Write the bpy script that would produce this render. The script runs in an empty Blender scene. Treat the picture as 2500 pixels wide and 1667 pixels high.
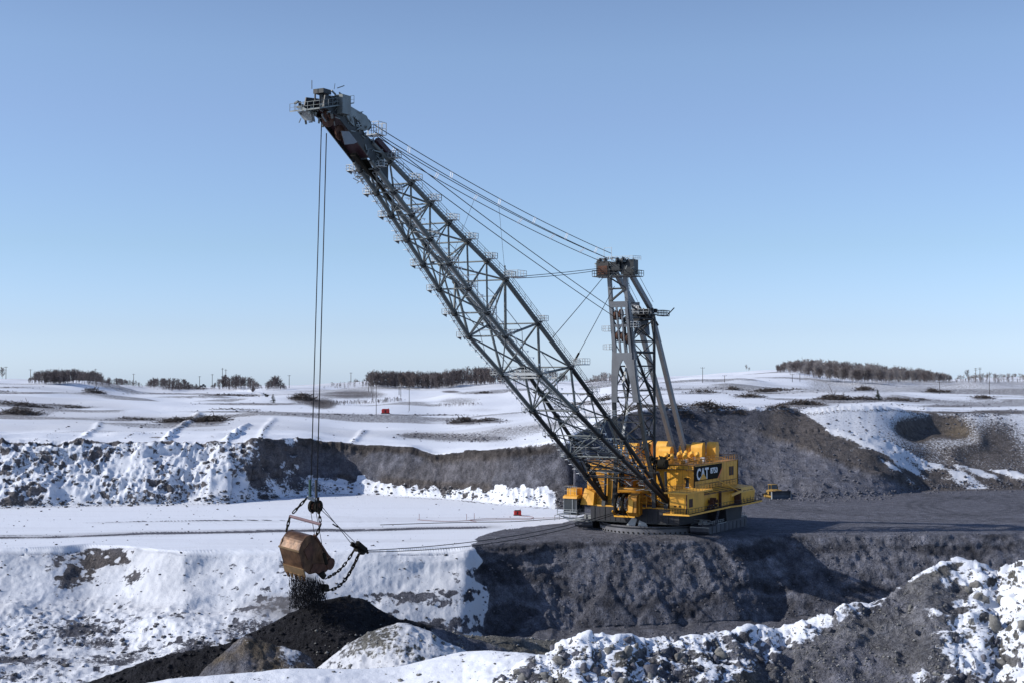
import bpy, math, random
import numpy as np
from mathutils import Vector, Matrix, Quaternion
random.seed(7)
PI = math.pi
S = bpy.context.scene
COL = S.collection

# ------------------------------------------------------------ camera, sky, sun
FPX, CAMH, HOR = 3480.0, 35.0, 920.0
cam_d = bpy.data.cameras.new('camera'); cam = bpy.data.objects.new('camera', cam_d); COL.objects.link(cam)
cam_d.sensor_width = 36; cam_d.lens = FPX/2500*36; cam_d.clip_start = 0.5; cam_d.clip_end = 30000
PITCH = math.atan((HOR-833.5)/FPX)
cam.location = (0, 0, CAMH); cam.rotation_euler = (PI/2+PITCH, 0, 0)
S.camera = cam

SUN_EL = math.radians(30.5); SUN_AZ = .15
SUN_TO = Vector((-math.cos(SUN_EL)*math.cos(SUN_AZ), -math.cos(SUN_EL)*math.sin(SUN_AZ), math.sin(SUN_EL)))   # towards the sun
world = bpy.data.worlds.new('World'); S.world = world; world.use_nodes = True
wn = world.node_tree; wn.nodes.clear()
sky = wn.nodes.new('ShaderNodeTexSky'); sky.sky_type = 'NISHITA'; sky.sun_disc = False
sky.sun_elevation = SUN_EL; sky.sun_rotation = math.atan2(SUN_TO.x, SUN_TO.y)
sky.altitude = 600; sky.air_density = 1.0; sky.dust_density = 0.6; sky.ozone_density = 1.6
hs = wn.nodes.new('ShaderNodeHueSaturation'); hs.inputs['Saturation'].default_value = 1.0
bg = wn.nodes.new('ShaderNodeBackground'); bg.inputs[1].default_value = 0.1
wo = wn.nodes.new('ShaderNodeOutputWorld')
tcw = wn.nodes.new('ShaderNodeTexCoord'); sx = wn.nodes.new('ShaderNodeSeparateXYZ'); wr = wn.nodes.new('ShaderNodeValToRGB')
wn.links.new(tcw.outputs['Generated'], sx.inputs[0]); wn.links.new(sx.outputs['Z'], wr.inputs[0])
for i, (p, c) in enumerate([(0, (1.12, 1.46, 2.45, 1)), (.033, (1.02, 1.22, 1.89, 1)), (.09, (1.06, 1.2, 1.54, 1)), (.18, (1.25, 1.27, 1.50, 1)), (.22, (1.32, 1.34, 1.5, 1)), (.26, (1.27, 1.28, 1.43, 1)), (.6, (1.05, 1.1, 1.3, 1))]):
    e = wr.color_ramp.elements[i] if i < 2 else wr.color_ramp.elements.new(p)
    e.position = p; e.color = c
mw = wn.nodes.new('ShaderNodeMix'); mw.data_type = 'RGBA'; mw.blend_type = 'MULTIPLY'; mw.inputs['Factor'].default_value = 1
wn.links.new(sky.outputs[0], hs.inputs['Color']); wn.links.new(hs.outputs[0], mw.inputs['A']); wn.links.new(wr.outputs[0], mw.inputs['B']); wn.links.new(mw.outputs['Result'], bg.inputs[0]); wn.links.new(bg.outputs[0], wo.inputs[0])
sun_d = bpy.data.lights.new('sun', 'SUN'); sun_d.energy = 4.1; sun_d.angle = math.radians(0.5); sun_d.color = (1, .955, .89)
sun = bpy.data.objects.new('sun', sun_d); COL.objects.link(sun)
sun.rotation_euler = SUN_TO.to_track_quat('Z', 'Y').to_euler(); sun.location = (-200, 100, 200)
S.view_settings.view_transform = 'Standard'; S.view_settings.look = 'None'
S.view_settings.exposure = 0.0; S.view_settings.gamma = 1
S.view_settings.use_curve_mapping = False

# ------------------------------------------------------------ helpers
def tag(o, label=None, cat=None, group=None, kind=None):
    if label: o['label'] = label
    if cat: o['category'] = cat
    if group: o['group'] = group
    if kind: o['kind'] = kind
    return o
def ray(x, y):
    a = (x-1250)/FPX; b = (833.5-y)/FPX
    return np.array([a, math.cos(PITCH)-b*math.sin(PITCH), math.sin(PITCH)+b*math.cos(PITCH)])
def at_depth(x, y, Y):
    r = ray(x, y); return Vector(np.array([0, 0, CAMH])+r*(Y/r[1]))

MATS = {}
def mat(name, color, rough=.6, metal=0, noise=.12, nscale=1.5, dirt=None, dirt_amt=0.0, bump=0.0, spec=.4):
    m = bpy.data.materials.new(name); m.use_nodes = True; MATS[name] = m
    nt = m.node_tree; N = nt.nodes; L = nt.links; b = N['Principled BSDF']
    b.inputs['Roughness'].default_value = rough; b.inputs['Metallic'].default_value = metal
    b.inputs['Specular IOR Level'].default_value = spec
    tc = N.new('ShaderNodeTexCoord')
    nz = N.new('ShaderNodeTexNoise'); nz.inputs['Scale'].default_value = nscale; nz.inputs['Detail'].default_value = 6
    L.new(tc.outputs['Object'], nz.inputs['Vector'])
    cr = N.new('ShaderNodeMapRange'); cr.inputs['From Min'].default_value = .3; cr.inputs['From Max'].default_value = .7
    cr.inputs['To Min'].default_value = 1-noise; cr.inputs['To Max'].default_value = 1+noise
    L.new(nz.outputs['Fac'], cr.inputs['Value'])
    mx = N.new('ShaderNodeVectorMath'); mx.operation = 'SCALE'; mx.inputs[0].default_value = color[:3]
    L.new(cr.outputs[0], mx.inputs['Scale']); out = mx.outputs[0]
    if dirt:
        n2 = N.new('ShaderNodeTexNoise'); n2.inputs['Scale'].default_value = nscale*.6; n2.inputs['Detail'].default_value = 9; n2.inputs['Roughness'].default_value = .7
        mp = N.new('ShaderNodeMapping'); mp.inputs['Scale'].default_value = (1, 1, .25); mp.inputs['Location'].default_value = (3, 7, 1)
        L.new(tc.outputs['Object'], mp.inputs[0]); L.new(mp.outputs[0], n2.inputs['Vector'])
        r2 = N.new('ShaderNodeMapRange'); r2.inputs['From Min'].default_value = .48; r2.inputs['From Max'].default_value = .66
        r2.inputs['To Min'].default_value = 0; r2.inputs['To Max'].default_value = dirt_amt
        L.new(n2.outputs['Fac'], r2.inputs['Value'])
        mm = N.new('ShaderNodeMix'); mm.data_type = 'RGBA'; mm.inputs['B'].default_value = (*dirt[:3], 1)
        L.new(r2.outputs[0], mm.inputs['Factor']); L.new(out, mm.inputs['A']); out = mm.outputs['Result']
    L.new(out, b.inputs['Base Color'])
    if bump:
        bp = N.new('ShaderNodeBump'); bp.inputs['Strength'].default_value = bump; bp.inputs['Distance'].default_value = .1
        L.new(nz.outputs['Fac'], bp.inputs['Height']); L.new(bp.outputs[0], b.inputs['Normal'])
    return m

# ------------------------------------------------------------ value noise in numpy
_rs = np.random.RandomState(11); _T = _rs.rand(65536).astype(np.float32)*2-1
def _h(ix, iy, iz, s):
    return _T[((ix*73856093) ^ (iy*19349663) ^ (iz*83492791) ^ (s*2654435)) & 65535]
SPC = None                       # spacing of the ground grid, so that no noise is finer than it can carry
def vn(x, y, z, s=0):
    fx = np.floor(x); fy = np.floor(y); fz = np.floor(z)
    ix = fx.astype(np.int64); iy = fy.astype(np.int64); iz = fz.astype(np.int64)
    x = (x-fx).astype(np.float32); y = (y-fy).astype(np.float32); z = (z-fz).astype(np.float32)
    u = x*x*x*(x*(x*6-15)+10); v = y*y*y*(y*(y*6-15)+10); w = z*z*z*(z*(z*6-15)+10)
    a = _h(ix, iy, iz, s); a = a+u*(_h(ix+1, iy, iz, s)-a)
    b = _h(ix, iy+1, iz, s); b = b+u*(_h(ix+1, iy+1, iz, s)-b)
    c = _h(ix, iy, iz+1, s); c = c+u*(_h(ix+1, iy, iz+1, s)-c)
    d = _h(ix, iy+1, iz+1, s); d = d+u*(_h(ix+1, iy+1, iz+1, s)-d)
    a = a+v*(b-a); c = c+v*(d-c)
    return a+w*(c-a)
def fbm(x, y, z, f, o=4, s=0, g=.5):
    r = 0; a = 1; t = 0
    fade = SPC is not None and np.shape(x) == SPC.shape
    for i in range(o):
        k = f*2.03**i; aa = a*np.clip((1/k/SPC-1.6)/1.6, 0, 1) if fade else a
        r = r+aa*vn(x*k+i*17.3, y*k+i*5.1, z*k+i*9.7, s+i); t += a; a *= g
    return r/t
def billow(x, y, z, f, o=3, s=0):
    r = 0; a = 1; t = 0; fade = SPC is not None and np.shape(x) == SPC.shape
    for i in range(o):
        k = f*2.1**i; aa = a*np.clip((1/k/SPC-1.6)/1.6, 0, 1) if fade else a
        r = r+aa*(1-2*np.abs(vn(x*k+i*3.3, y*k+i*15.1, z*k, s+i))); t += a; a *= .5
    return r/t
def sm(a, b, x):
    t = np.clip((x-a)/(b-a), 0, 1); return t*t*(3-2*t)
def tab(px, pts):
    return np.interp(px, [p[0] for p in pts], [p[1] for p in pts])

# ------------------------------------------------------------ the ground: one profile per bearing, real distances in metres
NC_IN, NR = 1240, 760
PX = np.concatenate([np.linspace(-900, -30, 110), np.linspace(-28, 2528, NC_IN), np.linspace(2530, 3400, 110)])
NC = len(PX)
AZ = (PX-1250)/FPX/math.cos(PITCH)
def ydep(py, z=0.0): return (CAMH-z)*FPX/(py-HOR)          # distance of a point seen at py when it lies at height z
def zdep(py, Y): return CAMH-(py-HOR)*Y/FPX

crest_py = tab(PX, [(-900,1338),(0,1337),(130,1334),(220,1327),(300,1329),(380,1338),(450,1343),(600,1341),(1000,1338),(1140,1335),(1170,1328),(1250,1323),(1380,1318),(1500,1317),(1800,1309),(1900,1301),(2200,1301),(2500,1303),(3400,1303)])

def smooth(a, n):
    k = np.hanning(2*n+3)[1:-1]; k /= k.sum(); return np.convolve(np.pad(a, n, mode='edge'), k, mode='valid')
crest_py = smooth(crest_py, 14); crestY = ydep(crest_py)
wob = np.array(fbm(PX/90, PX*0, PX*0, 1, 3, 5)); crestY = crestY+wob*.8
def smooth(a, n):
    k = np.hanning(2*n+3)[1:-1]; k /= k.sum(); return np.convolve(np.pad(a, n, mode='edge'), k, mode='valid')
foot_py = tab(PX, [(-900,1240),(0,1238),(300,1232),(560,1228),(700,1212),(800,1205),(900,1206),(1100,1216),(1250,1232),(1400,1240),(1600,1225),(1850,1212),(2000,1216),(2150,1210),(2250,1196),(2400,1192),(3400,1190)])
footY = ydep(smooth(foot_py, 22)+1.2*wob)
run2 = tab(PX, [(-900,22),(560,22),(620,14),(1330,12),(1400,18),(1500,40),(1700,52),(1900,56),(2050,60),(2200,62),(2500,66),(3400,66)])
cu_py = tab(PX, [(-900,1086),(0,1084),(200,1076),(400,1080),(590,1078),(650,1068),(760,1070),(850,1082),(930,1086),(1010,1093),(1060,1108),(1150,1100),(1300,1092),(1370,1080),(1430,1050),(1500,1016),(1600,1004),(1700,1004),(1850,1006),(1950,1010),(2050,1004),(2150,1000),(2300,1006),(2500,1010),(3400,1010)])
run2 = smooth(run2, 14)+4*np.array(fbm(PX/130, PX*0, PX*0, 1, 3, 6)); cu_s = smooth(cu_py, 60); cuYs = smooth(footY+run2, 70); cu_py = smooth(cu_py, 10)+3.5*np.array(fbm(PX/60, PX*0, PX*0, 1, 4, 7)); cuY = footY+run2
cuZs = zdep(cu_s, cuYs)
cuZ = zdep(cu_py, cuY)
hor_py = tab(PX, [(-900,930),(-100,925),(0,925),(120,931),(230,936),(400,943),(500,943),(700,946),(850,942),(960,936),(1050,940),(1120,934),(1200,930),(1400,925),(1500,917),(1650,915),(1750,910),(1850,904),(1960,905),(2060,918),(2150,925),(2300,930),(2500,930),(3400,926)])
hor_py = smooth(hor_py, 30)
horY = np.full(NC, 1350.0); horZ = zdep(hor_py, horY)

R1 = [(60,1720),(120,1700),(200,1672),(300,1636),(420,1598),(600,1550),(700,1505),(770,1476),(850,1453),(890,1460),(930,1490),(980,1510),(1100,1540),(1200,1572),(1300,1610),(1400,1680)]
R2 = [(400,1760),(470,1668),(520,1618),(570,1570),(600,1548),(640,1562),(700,1578),(760,1600),(800,1700),(830,1780)]
R3 = [(690,1760),(740,1668),(800,1614),(870,1560),(930,1530),(985,1520),(1050,1538),(1110,1568),(1160,1600),(1220,1660),(1260,1760)]
R3b = [(940,1600),(1000,1542),(1080,1544),(1200,1552),(1300,1560),(1420,1570),(1600,1620),(1700,1700)]
R4 = [(-900,1900),(0,1800),(250,1720),(330,1674),(420,1655),(600,1640),(700,1630),(900,1628),(980,1622),(1060,1600),(1130,1585),(1200,1583),(1290,1592),(1500,1630),(3400,1700)]
R5 = [(900,2000),(1120,1760),(1190,1672),(1250,1636),(1310,1604),(1370,1570),(1430,1548),(1500,1556),(1560,1562),(1640,1556),(1700,1546),(1770,1538),(1830,1532),(1850,1526),(1900,1530),(1960,1524),(2000,1510),(2060,1488),(2150,1466),(2200,1440),(2230,1418),(2260,1396),(2300,1378),(2345,1373),(2390,1382),(2430,1396),(2460,1386),(2500,1366),(2700,1330),(3400,1290)]
def rtab(tb): return smooth(np.interp(PX, [tb[0][0]-60]+[p[0] for p in tb]+[tb[-1][0]+60], [3500]+[p[1] for p in tb]+[3500]), 7)
ridges = [  # py table, distance, front slope, back slope, rounding
 (rtab(R1), tab(PX, [(60,215),(600,222),(850,225),(1300,232)]), .66, .66, 1.0),
 (rtab(R2), tab(PX, [(400,203),(830,205)]), .62, .7, .5),
 (rtab(R3), tab(PX, [(690,196),(1260,196)]), .5, .6, 2.0),
 (rtab(R3b), tab(PX, [(940,236),(1700,240)]), .5, .8, 2.0),
 (rtab(R4), tab(PX, [(-900,140),(1130,150),(1400,140)]), .22, .6, 3.0),
 (rtab(R5), tab(PX, [(900,98),(1190,100),(1560,106),(1900,112),(2345,119),(2500,117),(3400,116)])+wob*1.5, .36, .75, .9)]
NF = 5200
YF = np.concatenate([np.linspace(-30, 60, 150), np.linspace(60.5, 130, 900), np.linspace(130.2, 500, 3000), np.geomspace(501, 3500, NF-4050)])
rowsY = np.zeros((NR, NC)); rowsZ = np.zeros((NR, NC)); PROF = np.zeros((NF, NC), np.float32)
floorZ = -16.5
for c in range(NC):
    cy = crestY[c]; snowy = 1-sm(1140, 1175, PX[c]); run1 = 15+11*(1-sm(620, 1120, PX[c]))+1.5*wob[c]
    yf = max(cuYs[c]+16, cuY[c]+8); zf = cuZs[c]+(horZ[c]-cuZs[c])*(yf-cuYs[c])/(horY[c]-cuYs[c])
    kY = [-40, 150, 200, cy-run1-40, cy-run1-10*(1-sm(620, 1140, PX[c])), cy-run1*.55, cy-max(run1*.25, 3.6), cy-3.2, cy-1.2, cy+1.2, footY[c], footY[c]+run2[c]*(.6 if 600 < PX[c] < 1400 else .4), cuY[c]-.6, cuY[c]+1.5, yf, horY[c], horY[c]+500, 3500]
    face = .45 if PX[c] < 560 or PX[c] > 1400 else .27
    kZ = [floorZ-2, floorZ-2, floorZ, floorZ, floorZ+2.5*(1-sm(620, 1140, PX[c])), -8.2, -3.6-.2*snowy, -2.9+1.0*snowy, -.35, 0, 0, cuZ[c]*face, cuZ[c]-.5, cuZ[c], zf, horZ[c], horZ[c]-8, horZ[c]-30]
    Z = np.interp(YF, kY, kZ)
    # the camera's own bank
    Z = np.maximum(Z, 33.2-np.maximum(YF, 0)*.27)
    for tb, Yr, sf, sb, rr in ridges:
        y = tb[c]; yr = Yr[c]; zc = zdep(y, yr)
        d = YF-yr; dd = np.sqrt(d*d+rr*rr)-rr
        Z = np.maximum(Z, zc-np.where(d < 0, sf, sb)*dd)
    dY = np.diff(YF); dZ = np.diff(Z); Ym = (YF[1:]+YF[:-1])/2; Ym2 = np.maximum(Ym, 25)
    ppy = (CAMH-Z)/np.maximum(YF, 12)*FPX
    w = np.abs(np.diff(ppy))*np.where(Ym < 80, .03, 1)+.07*FPX*np.sqrt(dY**2+dZ**2)/np.maximum(Ym, 60)
    w *= np.where((Ym > 90) & (Ym < 1400), 1, .35)*np.where(Ym > cuY[c], 1.25, 1)
    cw = np.concatenate([[0], np.cumsum(w)]); cw /= cw[-1]
    yy = np.interp(np.linspace(0, 1, NR), cw, YF)
    rowsY[:, c] = yy; PROF[:, c] = Z
kk = np.hanning(13)[1:-1]; kk /= kk.sum(); pad = np.pad(rowsY, ((0, 0), (5, 5)), mode='edge'); rowsY = sum(kk[i]*pad[:, i:i+NC] for i in range(11))
for c in range(NC): rowsZ[:, c] = np.interp(rowsY[:, c], YF, PROF[:, c])
X = rowsY*AZ[None, :]; X[0:1] = X[0:1]; Y = rowsY.copy(); Zb = rowsZ.copy()
PXg = np.broadcast_to(PX[None, :], Y.shape)
SPC = np.maximum(np.hypot(np.gradient(Y, axis=0), np.gradient(Zb, axis=0)), np.abs(Y)*2.06/FPX)*.5+1e-3; SPC = np.where(Y > 420, np.maximum(SPC, np.abs(np.gradient(Y, axis=0))*.8), SPC)
SPC = np.where(Y > 460, 1.0+Y*.0065, SPC)
X = np.where(Y < 30, 30*AZ[None, :]*1.0+0*X, X)            # keep the strip under the camera wide
def normals(X, Y, Z):
    ux = np.gradient(X, axis=1); uy = np.gradient(Y, axis=1); uz = np.gradient(Z, axis=1)
    vx = np.gradient(X, axis=0); vy = np.gradient(Y, axis=0); vz = np.gradient(Z, axis=0)
    nx = uy*vz-uz*vy; ny = uz*vx-ux*vz; nz = ux*vy-uy*vx
    l = np.sqrt(nx*nx+ny*ny+nz*nz)+1e-9; s = np.sign(nz+1e-9)
    return nx/l*s, ny/l*s, nz/l*s
cY = crestY[None, :]; fY = footY[None, :]; uY = cuY[None, :]
# zone weights
zfore = 1-sm(128, 150, Y); zR4 = sm(125, 135, Y)*(1-sm(165, 180, Y)); zheap = sm(165, 185, Y)*(1-sm(240, 250, Y))
z_wall = sm(-26, -15, Y-cY)*(1-sm(-.5, 1.0, Y-cY)); z_bench = sm(-.2, 2.6, Y-cY)*(1-sm(-6, 0, Y-fY))
z_up = sm(-6, 0, Y-fY)*(1-sm(-1, 3, Y-uY)); z_far = sm(0, 3, Y-uY)
heapm = sm(.5, 1.6, Zb-floorZ-np.clip(.03*(Y-200), -2, 3)); zheap = zheap*np.where(Y > 210, heapm, 1)
zpit = sm(200, 206, Y)*(1-zheap)*(1-sm(-22, -12, Y-cY))
darkpx = sm(1150, 1168, PXg+np.clip(cY-Y, 0, 30)*-2.2+26*fbm(X*0+3, Y*0, Zb, .35, 3, 47)*sm(1, 4, cY-Y))       # fresh dark cut east of this line
nx, ny, nz = normals(X, Y, Zb)
PYg0 = HOR+(CAMH-Zb)/np.maximum(Y, 12)*FPX
n1 = fbm(X, Y, Zb, .09, 4, 20)
bigc = billow(X, Y, Zb, .33, 3, 30)
gul = fbm(X+Zb*.7, Y*.15, Zb*.12, .22, 4, 40)
gul2 = 1-2*np.abs(vn(X*.17+Zb*.09, Y*.03, Zb*.03, 42))
fine = fbm(X, Y, Zb, 1.1, 3, 50)
grooves = np.sin(X*2*PI/.95+.6*np.sin(Zb*.9)+n1*3)
wq = fbm(X*.88+Zb*.46, (X*.46-Zb*.88)*.10, Y*.0, .42, 4, 49); ledge = np.abs(((Zb+1.3*n1*3+.6*fbm(X, Y, Zb, .3, 2, 51)) % 4.3)/4.3-.5)*2
fan = np.zeros_like(Y)
for fx, fz, wd in ((1480, -7, 9), (1600, -9, 8), (1760, -8, 10), (1330, -12, 7), (2000, -6, 9)):
    fan = np.maximum(fan, sm(0, 2.5, (fz-Zb)-np.abs(PXg-fx)/wd*.9))
A = 0
hill0 = sm(-60, 60, PXg-(2140+(PYg0-1470)*-1.9))*(1-sm(-50, 30, PXg-(2380+(PYg0-1400)*-.45)))
A = A+zfore*((.4*bigc+.35*billow(X, Y, Zb, 1.0, 3, 34))*(1-.5*hill0)+.45*fine+.7*n1)*sm(60, 85, Y)*sm(1050, 1330, PXg)
A = A+zfore*(1-sm(1050, 1330, PXg))*(.3*n1)
A = A+zR4*(.35*n1+.12*fine)
A = A+zheap*(.55*n1+.32*fine+.3*bigc)
A = A+z_wall*(darkpx*((1-.7*fan)*(.5*wq+.16*gul+.5*(sm(.5, .9, ledge)-.5)*sm(-.1, .35, n1)*1.3+.3*bigc*sm(0, 6, cY-Y)+.4*fbm(X, Y, Zb, .6, 4, 46)+.34*fine)+.7*fan)+(1-darkpx)*(2.0*fbm(X*.6-Zb*.5, Y*.5, Zb*.35, .09, 4, 44)+.16*bigc+.12*fine))
A = A+zpit*(.8*n1+.35*fine+.5*np.maximum(bigc, 0))*sm(205, 215, Y)
A = A+z_bench*(.05*n1+.05*fine)*sm(1, 6, Y-cY)
tr_ = fbm(X, Y, Zb, .07, 3, 33)*170; left_rub = z_up*(1-sm(600, 780, PXg+tr_)); facez = z_up*sm(600, 780, PXg+tr_)*(1-sm(1330, 1400, PXg)); rightz = z_up*sm(1380, 1450, PXg)
relh = np.clip((Zb)/np.maximum(cuZ[None, :], 1), 0, 1)
band = sm(.28, .4, relh)*(1-sm(.72, .85, relh))
lumpm = sm(-.25, .45, fbm(X, Y, Zb, .05, 2, 36)*1.6+.4*(relh-.4))
A = A+left_rub*(1.5*bigc*lumpm+1.9*n1+.9*billow(X, Y, Zb, .1, 2, 38)+.5*fine*lumpm)*sm(0, .12, relh)
A = A+facez*(band*(.09*grooves*sm(-.1, .3, n1))+(1-band)*(.8*bigc+.3*fine)+.8*gul+1.2*n1+.25*bigc)*sm(0, .1, relh)
gdr = fbm((X*.62+Zb*.78+Y*.3), (X*.78-Zb*.62)*.12, Zb*0, .3, 4, 48)
A = A+rightz*(1.3*gdr+1.2*n1+.5*bigc+.35*fine)*sm(0, .1, relh)
snowband = sm(2000, 2120, PXg-(fY-Y)*.5)                    # snow covered end of the dump slope
far_amp = np.clip((Y-uY)/260, 0, 1.7)
wr_l = np.abs(((X*.75-Y*.62+4*fbm(X, Y, Zb*0, .02, 2, 68)) % 26)-13)
wr_ = .9*np.exp(-(wr_l/2.4)**2)*(1-sm(35, 60, Y-uY))*(1-sm(560, 900, PXg))*(sm(4, 12, Y-uY))*sm(-.3, .2, fbm(X, Y, Zb*0, .03, 2, 69))
BERM = [((300,1076),(348,1040),(364,1029)), ((405,1072),(441,1045),(469,1025),(485,1019)), ((540,1086),(581,1058),(606,1043)), ((636,1074),(646,1050),(668,1028)), ((326,1056),(415,1058)), ((180,1084),(246,1036)), ((60,1086),(165,1040)), ((860,1080),(890,1052)), ((1500,1004),(1640,996)), ((560,940),(640,968)), ((2080,990),(2180,985),(2260,998))]
berm = np.zeros_like(Y); 
for k_, pl_ in enumerate(BERM):
    if k_ in (0, 6): continue
    for (xa, ya), (xb, yb) in zip(pl_[:-1], pl_[1:]):
        ya_, yb_ = ya*3.2, yb*3.2; dx_, dy_ = xb-xa, yb_-ya_; t_ = np.clip(((PXg-xa)*dx_+(PYg0*3.2-ya_)*dy_)/(dx_*dx_+dy_*dy_), 0, 1)
        d_ = np.hypot(PXg-xa-t_*dx_, PYg0*3.2-ya_-t_*dy_); berm = np.maximum(berm, np.exp(-(d_/(9 if k_ not in (4, 9) else 5))**2)*(1.5 if k_ in (1, 2) else .7))
berm = berm*z_far; berm_m = berm; berm = berm*np.clip(.75+1.3*fbm(X, Y, Zb*0, .12, 3, 70), 0, 1.5)
A2 = z_far*(far_amp*4.6*fbm(X, Y*.55, Zb*0, .011, 3, 60)+.35*(1-sm(8, 30, Y-uY))*fbm(X, Y, Zb, .25, 3, 64)+1.0*far_amp*fbm(X*.7, Y*.8, Zb*0, .05, 2, 65)+.9*sm(0, 10, Y-uY)*(1-sm(60, 160, Y-uY))*fbm(X, Y, Zb*0, .09, 3, 71)+1.6*sm(.0, .6, fbm(X*.4, Y*.7, Zb*0, .03, 1, 66))+berm+wr_)*(1-sm(1250, 1500, Y))
# scooped hollow and lips on the right hand slope
bwx = 55*fbm(X, Y, Zb, .06, 3, 53)*1.6; bwz = 2.5*fbm(X, Y, Zb, .11, 3, 54)*1.6
def blob(px, py_z, rx, ry): return np.exp(-((PXg+bwx-px)/rx)**2-((Zb+bwz-py_z)/ry)**2)
A = A-rightz*3.2*blob(2285, 18.5, 52, 3.2)-rightz*.8*blob(2420, 11, 60, 4)+rightz*1.2*blob(2370, 12, 30, 7)+rightz*1.6*np.exp(-((PYg0-(1050+(PXg-1830)*.36))/4.5)**2)*sm(1800, 1850, PXg)*(1-sm(2200, 2240, PXg))
X2 = X+nx*A; Y2 = Y+ny*A*1.0; Z2 = Zb+nz*A+A2
ok = (Y > 20)
X = np.where(ok, X2, X); Y = np.where(ok, Y2, Y); Z = np.where(ok, Z2, Zb)
nx, ny, nz = normals(X, Y, Z)
PYg = HOR+(CAMH-Z)/np.maximum(Y, 12)*FPX
print('ground px range ok')

# ---- what lies on it: earth colour and snow cover, as vertex data
def rgb(r, g, b): return np.array([r, g, b], np.float32)
DARK = rgb(.135, .137, .160); BROWN = rgb(.14, .125, .12); GREY = rgb(.185, .187, .217); BLACK = rgb(.022, .022, .026); TAN = rgb(.20, .165, .125); OLIVE = rgb(.165, .16, .145)
sh = Y.shape
earth = np.zeros(sh+(3,), np.float32)+DARK
def mixc(e, c, w): w = np.clip(w, 0, 1)[..., None]; return e*(1-w)+c*w
tone = 1.6*fbm(X, Y, Z, .06, 4, 80); tone2 = 1.6*fbm(X, Y, Z, .35, 3, 84); clump = 1.6*fbm(X, Y, Z, .8, 3, 88); patch = 1.6*fbm(X, Y, Z, .16, 4, 92)
strat = 1.6*fbm(X*.06, Y*.06, Z*.9+1.6*n1, .5, 3, 96)
earth = mixc(earth, OLIVE*1.1, zfore*1.0*sm(-.5, .0, patch+tone*.5)); earth = mixc(earth, GREY*1.0, zfore*sm(.0, .45, tone)*.7)
earth = mixc(earth, TAN*.75, zheap*(1-sm(.0, .5, tone2*.4+np.abs(PXg-620)/240))*sm(1548, 1560, PYg)*(Y < 212))
earth = mixc(earth, OLIVE*1.15, zheap*sm(800, 900, PXg)*(Y < 211)); earth = mixc(earth, OLIVE, zheap*sm(960, 1020, PXg)*(Y > 230))
cone = zheap*np.where((Y > 211) & (Y < 250), 1, 0)*(1-sm(1020, 1120, PXg+tone2*60+(PYg-1540)*.6))
earth = mixc(earth, BLACK, cone)
earth = mixc(earth, GREY*.85, z_wall*darkpx*sm(-.5, .5, tone+tone2*.5)); earth = mixc(earth, GREY*.7, z_wall*darkpx*fan); earth *= (1+z_wall*darkpx*(.30*1.6*wq+.1*clump))[..., None]
earth = mixc(earth, BLACK*2.2, .8*z_wall*darkpx*(1-fan)*sm(.18, .45, 1.6*fbm(X*.3, Y*0, Z*1.2, .25, 3, 52)-.02*np.abs(Z+12)**1.2)); earth = mixc(earth, BLACK*2.2, z_wall*sm(.3, .6, strat)*.5*sm(-.3, .3, patch))  # first mix paints the shade of the ledge cavities in black
earth = mixc(earth, GREY*.92, z_bench*(.4+.6*sm(-.3, .4, 1.6*fbm(X*.12, Y*.8, Z*0, .3, 3, 133)))); 
earth = mixc(earth, BROWN*.85, facez*sm(-.35, .2, tone)); earth = mixc(earth, GREY*.8, facez*band*.6); earth = mixc(earth, BROWN*.55, facez*sm(.8, .9, relh)); earth = mixc(earth, DARK*.6, facez*(1-sm(.1, .3, relh))*.4)
earth = mixc(earth, BROWN*1.0, left_rub*.7)
diag = sm(-5, 5, PYg-(1050+(PXg-1830)*.36)+tone2*4)          # lower part of the dump slope is greyer
earth = mixc(earth, DARK*.75, rightz*(1-sm(1850, 1950, PXg+diag*120)))
earth = mixc(earth, GREY*.92, rightz*sm(1800, 1950, PXg)*diag)
earth = mixc(earth, BROWN*.9, rightz*sm(1820, 1900, PXg)*(1-diag)); 
sb2 = rightz*sm(-18, 18, PXg-(1985+(PYg-1030)*1.55)+tone2*35)
earth = mixc(earth, BROWN*.9, sb2); earth = mixc(earth, TAN*.8, rightz*blob(2320, 17, 50, 4)*1.1)
earth = mixc(earth, BROWN*1.1, z_far)
earth *= (1+.22*tone2+.2*clump+.16*z_bench*1.6*fbm(X*.1, Y*1.1, Z*0, .35, 3, 134))[..., None]
rutarc = np.abs(np.hypot(X-105, (Y-395)*1.0)-34); rut2 = np.abs(np.hypot(X-150, (Y-380))-40)
earth *= (1-.28*z_bench*(np.exp(-(rutarc/.9)**2)+np.exp(-((rutarc-3.2)/.9)**2)+np.exp(-(rut2/.9)**2)+np.exp(-((rut2-3.2)/.9)**2)))[..., None]

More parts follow.
